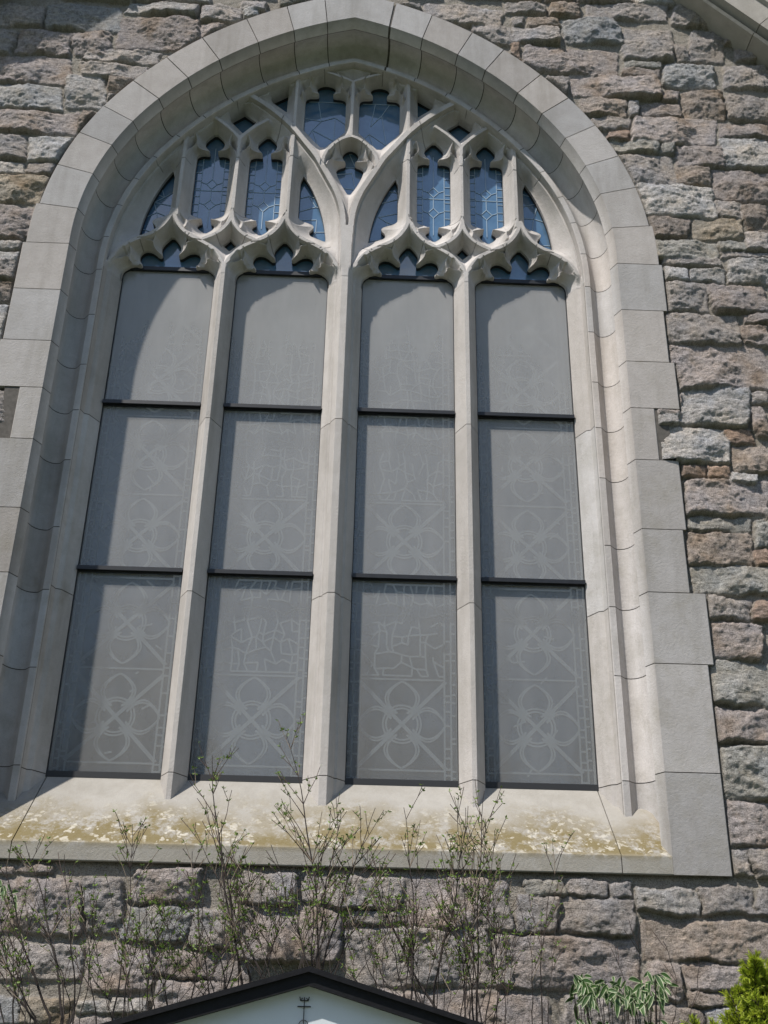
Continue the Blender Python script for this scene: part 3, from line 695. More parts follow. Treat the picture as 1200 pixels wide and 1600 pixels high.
for s in (-1, 1):
    HR.append(([(0.181+s*x, z) for x, z in ((0.070, 7.290), (0.100, 7.250), (0.108, 7.205), (0.100, 7.168), (0.052, 7.168))], 0.115, 0.04, 0.0025))
    HR.append(([(0.181+s*x, z) for x, z in ((0.100, 7.168), (0.135, 7.145), (0.155, 7.100))], 0.100, 0.115, 0.0025))
for p, a, b, hw in HR: RID.append((p, a, b, hw)); RID.append(([(-x, z) for x, z in p], a, b, hw))
oc = [(A0-0.128, 5.3)]+[arch_pt(-0.128, 1, 'a', t) for t in np.linspace(0, TA0, 50)]
RID.append((oc, 0.157, 0.157, 0.017)); RID.append(([(-x, z) for x, z in oc], 0.157, 0.157, 0.017))

def chaikin(P, r=0.22):
    Q = []
    n = len(P)
    for i in range(n):
        a, c = P[i], P[(i+1) % n]
        Q.append((a[0]+(c[0]-a[0])*r, a[1]+(c[1]-a[1])*r)); Q.append((a[0]+(c[0]-a[0])*(1-r), a[1]+(c[1]-a[1])*(1-r)))
    return Q
def spline(P, m=4):
    if len(P) < 3: return P
    Q = [P[0]]
    for i in range(len(P)-1):
        p0 = P[max(i-1, 0)]; p1 = P[i]; p2 = P[i+1]; p3 = P[min(i+2, len(P)-1)]
        for k in range(1, m+1):
            u = k/m
            Q.append(tuple(0.5*((2*p1[j])+(-p0[j]+p2[j])*u+(2*p0[j]-5*p1[j]+4*p2[j]-p3[j])*u*u+(-p0[j]+3*p1[j]-3*p2[j]+p3[j])*u**3) for j in (0, 1)))
    return Q
OPEN = [(chaikin(p) if len(p) > 8 else p, bs) for p, bs in OPEN]
RID = [(spline(p) if len(p) < 20 else p, a, b_, hw) for p, a, b_, hw in RID]
DW = 0.026           # depth of the square reveal at the edge of every opening
def build_tracery():
    st = 0.0032
    xs = np.arange(-1.4595, 1.46, st); zs = np.arange(5.590, 7.40, st)
    X, Z = np.meshgrid(xs, zs); ax = np.abs(X)
    XF = X.ravel().astype(np.float64); ZF = Z.ravel().astype(np.float64)
    th = np.arctan2(ZF-C1[1], np.abs(XF)-C1[0])
    do = np.full(XF.shape, 9.0); NX = XF.copy(); NZ = ZF.copy(); base = np.zeros(XF.shape); inside_any = np.zeros(XF.shape, bool)
    sk = np.full(XF.shape, 9.0)
    def box(xa, xb, za, zb, m): return np.nonzero((XF > xa-m) & (XF < xb+m) & (ZF > za-m) & (ZF < zb+m))[0]
    def segd(px, pz, a, b):
        vx, vz = b[0]-a[0], b[1]-a[1]; L = vx*vx+vz*vz+1e-12
        t = np.clip(((px-a[0])*vx+(pz-a[1])*vz)/L, 0, 1)
        return np.hypot(px-a[0]-t*vx, pz-a[1]-t*vz), t
    for poly, bs in OPEN:
        P = poly; xa = min(p[0] for p in P); xb = max(p[0] for p in P); za = min(p[1] for p in P); zb = max(p[1] for p in P)
        ii = box(xa, xb, za, zb, 0.22)
        px, pz = XF[ii], ZF[ii]; d = np.full(px.shape, 9.0); ins = np.zeros(px.shape, bool)
        for k in range(len(P)):
            a, b = P[k], P[(k+1) % len(P)]
            dd, t_ = segd(px, pz, a, b)
            m_ = dd < d; d = np.where(m_, dd, d)
            if k == 0: qx = px.copy(); qz = pz.copy()
            qx[m_] = (a[0]+t_*(b[0]-a[0]))[m_]; qz[m_] = (a[1]+t_*(b[1]-a[1]))[m_]
            if a[1] != b[1]:
                c = ((a[1] > pz) != (b[1] > pz)) & (px < (b[0]-a[0])*(pz-a[1])/(b[1]-a[1])+a[0]); ins ^= c
        d = np.where(ins, -d, d)
        if bs > 0.05:
            sk[ii] = np.minimum(sk[ii], np.where(ins, 0.0, d)); continue
        upd = d < do[ii]
        do[ii[upd]] = d[upd]; base[ii[upd]] = bs
        if bs < 0.01: NX[ii[upd]] = qx[upd]; NZ[ii[upd]] = qz[upd]
    drm = np.full(XF.shape, 9.0); drn = np.full(XF.shape, 9.0); dr = np.full(XF.shape, 9.0); dep = np.full(XF.shape, 0.125); mainr = np.zeros(XF.shape, bool)
    W = np.zeros(XF.shape); WD = np.zeros(XF.shape)
    for pts, a0, b0, hw in RID:
        L = [0]
        for p, q_ in zip(pts[:-1], pts[1:]): L.append(L[-1]+math.hypot(q_[0]-p[0], q_[1]-p[1]))
        xa = min(p[0] for p in pts); xb = max(p[0] for p in pts); za = min(p[1] for p in pts); zb = max(p[1] for p in pts)
        ii = box(xa, xb, za, zb, 0.16); px, pz = XF[ii], ZF[ii]
        d = np.full(px.shape, 9.0); dv = np.full(px.shape, a0)
        for k in range(len(pts)-1):
            dd, t = segd(px, pz, pts[k], pts[k+1]); u = (L[k]+t*(L[k+1]-L[k]))/L[-1]
            m = dd < d; d[m] = dd[m]; dv[m] = (a0+(b0-a0)*u)[m]
        d = np.maximum(d-hw, 0)
        wgt = 1/(d+0.0012)**4
        W[ii] += wgt; WD[ii] += wgt*dv
        tgt = drm if hw > 0.015 else drn
        tgt[ii] = np.minimum(tgt[ii], d)
        m = d < dr[ii]; dr[ii[m]] = d[m]; mainr[ii[m]] = hw > 0.015
        # flat top fillet takes the highest
    dep = np.where(W > 0, WD/np.maximum(W, 1e-9), 0.125)
    dr = np.minimum(dr, 0.2)
    b2 = np.minimum(base, dep)
    def splay(dep_, dr_):
        s = np.clip(do/(do+dr_+1e-9), 0, 1); s = np.where(do <= 0, 0, s)
        lo = np.where(base > 0.01, b2, np.minimum(DW, dep_))
        return lo+(dep_-lo)*s**1.6
    Dn = splay(dep, dr)
    lowd = np.minimum(0.106, dep)
    Dm_ = np.where(dr < 0.004, dep-(dep-lowd)*dr/0.004, splay(lowd, np.maximum(dr-0.017, 0)))
    Dm_ = np.where((do < 0.02) & (dr > 0.004), np.minimum(Dm_, Dn+0.03), Dm_)
    mw = np.clip((drn/(drn+drm+1e-6)-0.30)/0.40, 0, 1); mw = mw*mw*(3-2*mw)
    Dv = Dn*(1-mw)+Dm_*mw
    sq = np.clip(1-sk/0.016, 0, 1); Dv = Dv-0.024*sq*sq*(3-2*sq)
    # run out into the mullion and jamb sections at the springing
    axf = np.abs(XF)
    def prof_at(u, pr): pr = sorted((abs(a), D) for a, D in pr if D > 0); return np.interp(u, [p[0] for p in pr], [p[1] for p in pr])
    pm = prof_at(axf, MAIN); pn = prof_at(np.abs(axf-0.732), MINR)
    pj = np.interp(axf, [A0+o_ for o_, D in SPL[1:8]], [D for o_, D in SPL[1:8]])
    pp = np.where(axf < 0.25, pm, np.where(axf < 1.1, pn, pj))
    tz = np.clip((ZF-5.60)/0.075, 0, 1); tz = tz*tz*(3-2*tz)
    Dv = np.where(do > 0, Dv*tz+(pp+0.0015)*(1-tz), Dv)
    ins_ = (do < 0) & (base < 0.01)
    Dv = np.where(ins_, np.minimum(DW, dep), Dv)
    snap = ins_ & (do > -st*1.45)
    XS = np.where(snap, NX, XF).reshape(X.shape); ZS2 = np.where(snap, NZ, ZF).reshape(X.shape)
    okv = (~ins_ | snap).reshape(X.shape)
    Dv = Dv+0.0
    # joints cut in the carving
    jt = [((0.10, 5.86), (0.16, 5.80)), ((0.255, 5.815), (0.23, 5.765)), ((0.47, 5.875), (0.44, 5.80)), ((0.95, 5.90), (0.985, 5.83)), ((1.255, 5.82), (1.225, 5.765)),
          ((0.60, 5.885), (0.645, 5.85)), ((0.80, 5.885), (0.77, 5.85)), ((0.335, 6.54), (0.43, 6.52)), ((0.675, 6.50), (0.765, 6.50)), ((1.02, 6.49), (1.11, 6.47)),
          ((0.44, 6.86), (0.50, 6.70)), ((0.78, 7.03), (0.75, 6.95)), ((0.70, 6.07), (0.64, 6.10)), ((0.2, 7.30), (0.19, 7.25)), ((1.19, 6.41), (1.27, 6.45)), ((0.09, 6.70), (0.06, 6.64))]
    jd = np.full(XF.shape, 9.0)
    for a, b in jt:
        for sg in (1, -1):
            a2 = (a[0]*sg, a[1]); b2_ = (b[0]*sg, b[1])
            ii = box(min(a2[0], b2_[0]), max(a2[0], b2_[0]), min(a2[1], b2_[1]), max(a2[1], b2_[1]), 0.02)
            dd, _ = segd(XF[ii], ZF[ii], a2, b2_); jd[ii] = np.minimum(jd[ii], dd)
    jm = np.clip(1-jd/0.0042, 0, 1)
    Dv = Dv-0.004*jm*(Dv > 0.01)
    Dv = Dv.reshape(X.shape); jm = jm.reshape(X.shape)
    # domain: within the fillet of the outer order
    inner = np.where(th < T1, np.hypot(np.abs(XF)-C1[0], ZF-C1[1])-(R1-0.1425), np.hypot(np.abs(XF)-C2[0], ZF-C2[1])-(R2-0.1425))
    inner = np.where(ZF < ZS, np.abs(XF)-(A0-0.1425), inner).reshape(X.shape)
    kv = (inner < 0.0025) & okv
    allin = snap.reshape(X.shape)
    keep = kv[:-1, :-1] & kv[1:, :-1] & kv[:-1, 1:] & kv[1:, 1:]
    keep &= ~(allin[:-1, :-1] & allin[1:, :-1] & allin[:-1, 1:] & allin[1:, 1:])
    col = np.ones(X.shape+(3,), dtype=np.float32)
    tone = 0.93+0.14*fbm(X, Z, 2.5, 2, 0.5, 50); col *= tone[..., None]
    col *= (1-0.72*jm)[..., None]
    Dc = (Dv[:-1, :-1]+Dv[1:, 1:])/2
    fmx = (Dc < 0.004).astype(int)
    o = grid_obj('tracery', XS, -Dv, ZS2, keep, M['trac'], None, col, False)
    fixparent(o)
    # square reveals round the openings, with a line of dark sealant against the glass
    mb = MB()
    for poly, bs in OPEN:
        if bs > 0.01: continue
        poly = [(x, max(z, 5.592)) for x, z in poly]
        n_ = len(poly)
        for lo, hi, mi in ((0.004, DW+0.0004, 0), (-0.03, 0.004, 1)):
            V = [(x, -D, z) for D in (lo, hi) for x, z in poly]
            mb.add(V, [(i, (i+1) % n_, n_+(i+1) % n_, n_+i) for i in range(n_) if max(poly[i][1], poly[(i+1) % n_][1]) > 5.593], mi)
    o = mb.build('opening_reveals', [M['trac'], M['seal']]); fixparent(o)
build_tracery()

# ------------------------------------------------------------------ glazing
LIGHTS = [(-1.360, -0.797), (-0.667, -0.104), (0.104, 0.667), (0.797, 1.360)]
ZB = [2.615, 3.706, 4.733, 5.705]
GY = 0.012          # face of the protective glazing, behind the glass rebate
def ribbon(mb, pts, w, y, closed=False):
    P = pts+[pts[0]] if closed else pts
    for (x0, z0), (x1, z1) in zip(P[:-1], P[1:]):
        dx, dz = x1-x0, z1-z0; L = math.hypot(dx, dz)
        if L < 1e-6: continue
        nx, nz = -dz/L*w/2, dx/L*w/2; ex, ez = 0.0, 0.0
        q = [(x0-ex+nx, z0-ez+nz), (x1+ex+nx, z1+ez+nz), (x1+ex-nx, z1+ez-nz), (x0-ex-nx, z0-ez-nz)]
        V = [(a, y, b) for a, b in q]+[(a, y+0.003, b) for a, b in q]
        mb.add(V, [(0, 3, 2, 1), (0, 1, 5, 4), (1, 2, 6, 5), (2, 3, 7, 6), (3, 0, 4, 7)])
def clip_seg(p, q, x0, x1, z0, z1):
    t0, t1 = 0.0, 1.0; dx, dz = q[0]-p[0], q[1]-p[1]
    for d, a, lo, hi in ((dx, p[0], x0, x1), (dz, p[1], z0, z1)):
        if abs(d) < 1e-9:
            if a < lo or a > hi: return None
        else:
            u, v = (lo-a)/d, (hi-a)/d
            if u > v: u, v = v, u
            t0, t1 = max(t0, u), min(t1, v)
    if t0 >= t1: return None
    return [(p[0]+dx*t0, p[1]+dz*t0), (p[0]+dx*t1, p[1]+dz*t1)]
def motif(cx, cz, r=0.225):
    L = []
    n = 28
    for rr in (0.098, 0.082): L.append([(cx+rr*math.cos(2*math.pi*i/n), cz+rr*math.sin(2*math.pi*i/n)) for i in range(n+1)])
    for k in range(4):
        a = k*math.pi/2; ca, sa = math.cos(a), math.sin(a)
        for wd in (0.088, 0.074):
            P = []
            for i in range(21):
                t = i/20; u = 0.055+t*(r-0.055); v = wd*math.sin(math.pi*min(1, (t*0.92+0.08)))**0.8
                P.append((u, v))
            P = P+[(u, -v) for u, v in P[::-1]]
            L.append([(cx+u*ca-v*sa, cz+u*sa+v*ca) for u, v in P])
    for s in (-1, 1):
        for o_ in (-0.007, 0.007): L.append([(cx-r+o_, cz-s*r), (cx+r+o_, cz+s*r)])
    return L
def crackle(rnd, x0, x1, z0, z1, c=0.06):
    nx = max(2, int((x1-x0)/c)); nz = max(2, int((z1-z0)/(c*1.3)))
    g = [[(x0+(i+(0 if i in (0, nx) else rnd.uniform(-.42, .42)))*(x1-x0)/nx, z0+(j+(0 if j in (0, nz) else rnd.uniform(-.42, .42)))*(z1-z0)/nz) for i in range(nx+1)] for j in range(nz+1)]
    L = []
    for j in range(nz+1):
        for i in range(nx+1):
            if i < nx and rnd.random() < 0.74: L.append([g[j][i], g[j][i+1]])
            if j < nz and rnd.random() < 0.8: L.append([g[j][i], g[j+1][i]])
    return L
rg = random.Random(21)
def light_lines(li, x0, x1):
    L = []; cx = (x0+x1)/2
    xi0, xi1 = x0+0.062, x1-0.062
    for xx in (x0+0.028, x0+0.062, x1-0.062, x1-0.028): L.append([(xx, 2.62), (xx, 5.9)])
    z = 2.66
    while z < 5.8:
        for xa, xb in ((x0+0.005, x0+0.028), (x1-0.062, x1-0.028), (x1-0.028, x1-0.005), (x0+0.028, x0+0.062)):
            if rg.random() < 0.75: zz = z+rg.uniform(-0.02, 0.02); L.append([(xa, zz), (xb, zz)])
        z += 0.055
    cz = [2.935+0.505*k for k in range(6)]
    if li in (0, 3):
        for c in cz: L += motif(cx, c); L.append([(xi0, c+0.2525), (xi1, c+0.2525)])
        for c in cz:
            for k in range(7):
                a = (cx+rg.uniform(-.2, .2), c+rg.uniform(-.24, .24)); L.append([a, (a[0]+rg.uniform(-.07, .07), a[1]+rg.uniform(-.05, .05))])
    else:
        for c in (2.935, 3.955): L += motif(cx, c); L.append([(xi0, c+0.235), (xi1, c+0.235)])
        for za, zb in ((3.19, 3.70), (4.21, 4.75), (4.80, 5.75)): L += crackle(rg, xi0, xi1, za, zb, 0.043)
    L.append([(xi0, 2.70), (xi1, 2.70)])
    return L
for li, (x0, x1) in enumerate(LIGHTS):
    lines = light_lines(li, x0, x1)
    for r in range(3):
        z0, z1 = ZB[r], ZB[r+1]
        mb = MB(); mb.box(x0-0.01, x1+0.01, GY+0.075, GY+0.085, z0-0.02, z1+0.01)
        gl = mb.build('leaded_glass', M['glasslow']); fixparent(gl)
        mb = MB()
        for k_, pl in enumerate(lines):
            for j_, (p, q_) in enumerate(zip(pl[:-1], pl[1:])):
                s = clip_seg(p, q_, x0, x1, z0, z1)
                if s: ribbon(mb, s, 0.0095, GY+0.0685+0.00004*(k_ % 60)+0.000015*(j_ % 2))
        cm = mb.build('lead_came', M['came'], gl)
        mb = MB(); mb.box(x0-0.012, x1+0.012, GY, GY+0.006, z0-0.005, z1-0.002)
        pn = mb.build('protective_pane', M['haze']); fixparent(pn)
        mb = MB()
        # thin dark gasket round the pane, then the glazing bar below it
        e = 0.004
        mb.box(x0, x0+e, GY-0.012, GY-0.0005, z0, z1, 0); mb.box(x1-e, x1, GY-0.012, GY-0.0005, z0, z1, 0)
        if r == 0:
            mb.box(x0, x1, -0.004, GY-0.001, z0-0.008, z0+0.022, 0)
        o = mb.build('gasket', M['seal']); fixparent(o)
    for r in (1, 2):
        z = ZB[r]
        mb = MB(); mb.box(x0+0.002, x1-0.002, -0.026, GY-0.002, z-0.012, z+0.010); mb.box(x0+0.002, x1-0.002, -0.006, GY-0.003, z-0.018, z-0.0125)
        o = mb.build('glazing_bar', M['bar']); fixparent(o)
    mb = MB(); mb.box(x0+0.002, x1-0.002, -0.008, GY+0.02, ZB[3]-0.022, ZB[3]+0.004)
    o = mb.build('glazing_bar', M['bar']); fixparent(o)
# glass of the heads and of the tracery openings
def panel_glass(x0, x1, z0, z1, lines=None, y=0.020):
    mb = MB(); mb.box(x0, x1, y, y+0.008, z0, z1)
    gl = mb.build('leaded_glass', M['glass']); fixparent(gl)
    if lines:
        mb = MB()
        for pl in lines:
            for p, q_ in zip(pl[:-1], pl[1:]):
                s = clip_seg(p, q_, x0, x1, z0, z1)
                if s: ribbon(mb, s, 0.0045, y-0.0035)
        mb.build('lead_came', M['came2'], gl)
for x0, x1 in LIGHTS: panel_glass(x0, x1, 5.7095, 5.945, None, 0.022)
def upper_lines(cx):
    L = [[(cx-0.07, 6.0), (cx-0.07, 6.7)], [(cx+0.07, 6.0), (cx+0.07, 6.7)], [(cx, 6.05), (cx, 6.19)], [(cx, 6.27), (cx, 6.36)], [(cx, 6.44), (cx, 6.7)], [(cx-0.108, 6.345), (cx+0.108, 6.345)]]
    for c in (6.23, 6.40): L.append([(cx, c-0.04), (cx+0.035, c), (cx, c+0.04), (cx-0.035, c), (cx, c-0.04)])
    for c in (6.23, 6.40):
        for s in (-1, 1): L.append([(cx+s*0.035, c), (cx+s*0.07, c+0.015)])
    for z in np.arange(6.1, 6.6, 0.065):
        L.append([(cx-0.108, z), (cx-0.07, z)]); L.append([(cx+0.07, z+0.02), (cx+0.108, z+0.02)])
    return L
for s in (-1, 1):
    for c in (0.544, 0.885): panel_glass(min(s*(c-0.115), s*(c+0.115)), max(s*(c-0.115), s*(c+0.115)), 5.952, 6.80, upper_lines(s*c))
    panel_glass(min(s*0.62, s*0.81), max(s*0.62, s*0.81), 6.803, 6.98)
    rr = crackle(rg, min(s*0.12, s*0.325), max(s*0.12, s*0.325), 5.92, 6.5, 0.07)
    panel_glass(min(s*0.12, s*0.325), max(s*0.12, s*0.325), 5.952, 6.5, rr)
    rr = crackle(rg, min(s*1.105, s*1.3), max(s*1.105, s*1.3), 5.92, 6.5, 0.07)
    panel_glass(min(s*1.105, s*1.3), max(s*1.105, s*1.3), 5.952, 6.5, rr)
    panel_glass(min(s*0.675, s*0.773), max(s*0.675, s*0.773), 5.82, 5.9305)
    rr = crackle(rg, min(s*0.045, s*0.318), max(s*0.045, s*0.318), 6.69, 7.15, 0.09)
    panel_glass(min(s*0.035, s*0.325), max(s*0.035, s*0.325), 6.720, 7.28, rr)
    panel_glass(min(s*0.43, s*0.545), max(s*0.43, s*0.545), 6.985, 7.17)
panel_glass(-0.2, 0.2, 6.29, 6.718, crackle(rg, -0.1, 0.1, 6.3, 6.7, 0.07))

# ------------------------------------------------------------------ shrubs
def leaf(mb, p, d, L, wd, rnd, mi=0, col=None):
    d = Vector(d).normalized(); s = d.cross(Vector((rnd.uniform(-1, 1), rnd.uniform(-1, 1), rnd.uniform(-.3, 1)))).normalized()
    n = d.cross(s); p = Vector(p)
    V = [p, p+d*L*0.45+s*wd/2+n*wd*0.15, p+d*L, p+d*L*0.45-s*wd/2+n*wd*0.15, p+d*L*0.5]
    mb.add(V, [(0, 1, 4), (1, 2, 4), (2, 3, 4), (3, 0, 4)], mi, col)
def shrub(label, stems, seed, dens=1.0, leaves=1.0):
    rnd = random.Random(seed)
    bx = sum(s[0][0] for s in stems)/len(stems); by = sum(s[0][1] for s in stems)/len(stems)
    root = empty('bare_shrub', (bx, by, 0.0))
    tag(root, label, 'shrub', 'leafing shrubs below the window')
    st = MB(); lf = MB()
    def twig(p, d, L, r, lvl):
        n = max(3, int(L/0.05)); pts = [p]; q = p.copy(); dd = d.copy()
        for i in range(n):
            dd = (dd+Vector((rnd.uniform(-.12, .12), rnd.uniform(-.12, .12), rnd.uniform(-.03, .11)))).normalized()
            q = q+dd*(L/n); pts.append(q.copy())
        rad = [max(0.0012, r*(1-0.75*i/n)) for i in range(n+1)]
        st.tube(pts, rad, 4 if lvl else 5, 0 if lvl == 0 else (1 if rnd.random() < 0.75 else 2))
        grow(pts, L, r, lvl)
    def grow(pts, L, r, lvl):
        n = len(pts)-1
        if lvl < 2:
            k = int(rnd.uniform(0.7, 1.3)*L*(12.0 if lvl == 0 else 10.0)*dens)
            for _ in range(k):
                u = rnd.uniform(0.25, 0.97); i = min(n-1, int(u*n)); a = pts[i]; ax = (pts[i+1]-pts[i]).normalized()
                side = Vector((rnd.choice((-1, 1))*rnd.uniform(.5, 1), rnd.uniform(-.7, .7), rnd.uniform(0.0, .4)))
                d = (ax*rnd.uniform(0.7, 1.2)+side*rnd.uniform(.45, .9)).normalized()
                l2 = L*rnd.uniform(0.14, 0.36)*(1.1-0.6*u)+0.03
                twig(a.copy(), d, l2, max(0.0011, r*(1-0.6*u)*0.55), lvl+1)
        for _ in range(int((2.5 if lvl == 0 else 1.4+7*L)*leaves*rnd.uniform(.3, 1.5))):
            i = rnd.randint(n//3, n); p = pts[i]
            for _ in range(rnd.randint(1, 4)):
                g = rnd.uniform(.7, 1.25)
                leaf(lf, p, (rnd.uniform(-1, 1), rnd.uniform(-1, 1), rnd.uniform(-.2, 1.1)), rnd.uniform(.009, .022), rnd.uniform(.004, .009), rnd, 0, (g, g, g))
    extra = []
    for _ in range(int(len(stems)*1.4*dens) if len(stems) > 4 else 0):
        a, b, r = rnd.choice(stems); da = rnd.uniform(-.10, .10)
        extra.append(((a[0]+da, a[1]+rnd.uniform(-.1, .1), a[2]), (a[0]+da+(b[0]-a[0])*rnd.uniform(.3, 1)+rnd.uniform(-.1, .1), b[1]+rnd.uniform(-.08, .08), a[2]+(b[2]-a[2])*rnd.uniform(.4, .9)), r*rnd.uniform(.4, .6)))
    for (a, b, r) in stems+extra:
        r *= 1.3
        a, b = Vector(a), Vector(b)
        # carry the stem down to the soil
        g = Vector((bx+(a.x-bx)*0.45, by+rnd.uniform(-.08, .08), 0.0))
        n = 16; pts = []
        m1 = a+(b-a)*0.5+Vector((rnd.uniform(-.06, .06), rnd.uniform(-.05, .05), 0))
        for i in range(6): t = i/6; pts.append(g.lerp(a, t)+Vector((0, 0, 0)))
        for i in range(n+1):
            t = i/n; pts.append(a*(1-t)**2+m1*2*t*(1-t)+b*t*t+Vector((math.sin(i*0.9+seed+a.x*9)*0.004, math.cos(i*0.7+seed)*0.004, 0)))
        k = len(pts)-1
        st.tube(pts, [max(0.0012, r*(1-0.82*i/k)) for i in range(k+1)], 5, 0)
        grow(pts[6:], (b-a).length, r, 0)
    st.build('stems', [M['bark'], M['barkred'], M['barkpale']], root).matrix_parent_inverse = Matrix.Translation(-root.location)
    if lf.v: lf.build('leaves', M['leaf'], root).matrix_parent_inverse = Matrix.Translation(-root.location)
shrub('tall dark stemmed shrub with small green leaves at the far left', [((-0.902, -0.910, 1.557), (-1.163, -0.830, 2.189), 0.005), ((-0.931, -0.970, 1.556), (-1.171, -1.010, 2.093), 0.005), ((-0.957, -1.030, 1.535), (-1.192, -0.990, 1.766), 0.004), ((-0.817, -1.090, 1.580), (-0.915, -1.170, 2.102), 0.0032), ((-1.073, -0.940, 1.532), (-1.049, -0.940, 1.975), 0.003), ((-0.850, -1.000, 1.537), (-0.834, -0.920, 1.982), 0.003), ((-1.073, -1.060, 1.534), (-1.181, -1.100, 1.958), 0.003)], 31, 1.25, 1.35)
shrub('spindly reddish shrub between the far left shrub and the middle of the window', [((-0.725, -0.890, 1.581), (-0.753, -0.810, 2.265), 0.0032), ((-0.768, -0.950, 1.538), (-0.870, -0.990, 1.998), 0.0026), ((-0.666, -1.010, 1.562), (-0.605, -0.970, 1.983), 0.0026), ((-0.567, -1.070, 1.585), (-0.610, -1.150, 1.977), 0.0026), ((-0.634, -0.920, 1.540), (-0.807, -0.920, 2.053), 0.0025), ((-0.514, -0.980, 1.607), (-0.493, -0.900, 1.992), 0.0026), ((-0.550, -1.040, 1.595), (-0.522, -1.080, 1.929), 0.002), ((-0.663, -0.890, 1.540), (-0.744, -0.850, 1.943), 0.002)], 32, 1.25, 1.5)
shrub('dense thicket of twigs under the second light, just left of the notice board peak', [((-0.252, -0.830, 1.679), (-0.462, -0.750, 2.572), 0.0055), ((-0.219, -0.890, 1.701), (-0.378, -0.930, 2.280), 0.005), ((-0.356, -0.950, 1.631), (-0.483, -0.910, 2.158), 0.003), ((-0.417, -1.010, 1.609), (-0.394, -1.090, 1.976), 0.0028), ((-0.318, -0.860, 1.633), (-0.244, -0.860, 2.121), 0.003), ((-0.159, -0.920, 1.668), (-0.503, -0.840, 2.266), 0.0035), ((-0.328, -0.980, 1.621), (-0.567, -1.020, 1.933), 0.0025), ((-0.190, -0.830, 1.669), (-0.131, -0.790, 2.083), 0.003), ((-0.267, -0.890, 1.634), (-0.277, -0.970, 2.013), 0.0026), ((-0.401, -0.950, 1.609), (-0.333, -0.950, 1.921), 0.0022)], 33, 1.25, 1.35)
shrub('forked shrub reaching highest up the central mullion behind the notice board peak', [((0.039, -0.790, 1.731), (-0.144, -0.710, 2.672), 0.005), ((0.048, -0.850, 1.730), (0.242, -0.890, 2.347), 0.0042), ((0.030, -0.910, 1.728), (0.105, -0.870, 2.327), 0.0045), ((0.021, -0.970, 1.704), (-0.159, -1.050, 2.171), 0.003), ((0.066, -0.820, 1.686), (0.180, -0.820, 2.014), 0.0028), ((-0.006, -0.880, 1.705), (-0.051, -0.800, 2.035), 0.0025), ((0.092, -0.940, 1.684), (0.299, -0.980, 2.167), 0.003)], 34, 1.25, 1.35)
shrub('dark stemmed shrub with crossing branches under the third light', [((0.490, -0.860, 1.605), (0.220, -0.780, 2.167), 0.0055), ((0.471, -0.920, 1.692), (0.599, -0.960, 2.344), 0.0045), ((0.379, -0.980, 1.613), (0.349, -0.940, 2.342), 0.0042), ((0.359, -1.040, 1.624), (0.249, -1.120, 1.988), 0.003), ((0.287, -0.890, 1.645), (0.181, -0.890, 1.960), 0.0026), ((0.416, -0.950, 1.593), (0.508, -0.870, 2.041), 0.003), ((0.342, -1.010, 1.623), (0.395, -1.050, 2.160), 0.0028)], 35, 1.25, 1.35)
shrub('upright shrub with a twiggy top under the right hand minor mullion', [((0.648, -0.830, 1.564), (0.701, -0.750, 2.451), 0.0048), ((0.630, -0.890, 1.564), (0.548, -0.930, 2.059), 0.004), ((0.594, -0.950, 1.564), (0.505, -0.910, 2.181), 0.0035), ((0.658, -1.010, 1.566), (0.743, -1.090, 2.002), 0.003), ((0.706, -0.860, 1.565), (0.823, -0.860, 1.930), 0.0026), ((0.609, -0.920, 1.564), (0.646, -0.840, 2.194), 0.003), ((0.650, -0.980, 1.565), (0.560, -1.020, 2.333), 0.003)], 36, 1.25, 1.35)
shrub('thin leaning sprig crossing the sill edge below the fourth light', [((0.904, -0.760, 1.658), (1.032, -0.680, 2.237), 0.003), ((0.855, -0.820, 1.612), (0.801, -0.860, 2.024), 0.0022), ((0.905, -0.880, 1.591), (0.967, -0.840, 1.958), 0.002)], 37, 1.0, 1.35)
shrub('sparse dead twigs low down between the cream edged shrub and the conifer', [((1.286, -0.760, 1.575), (1.226, -0.680, 1.854), 0.0016), ((1.395, -0.820, 1.578), (1.374, -0.860, 1.871), 0.0016), ((1.427, -0.880, 1.579), (1.512, -0.840, 1.806), 0.0014), ((1.277, -0.940, 1.577), (1.250, -1.020, 1.928), 0.0014)], 38, 0.8, 0.1)


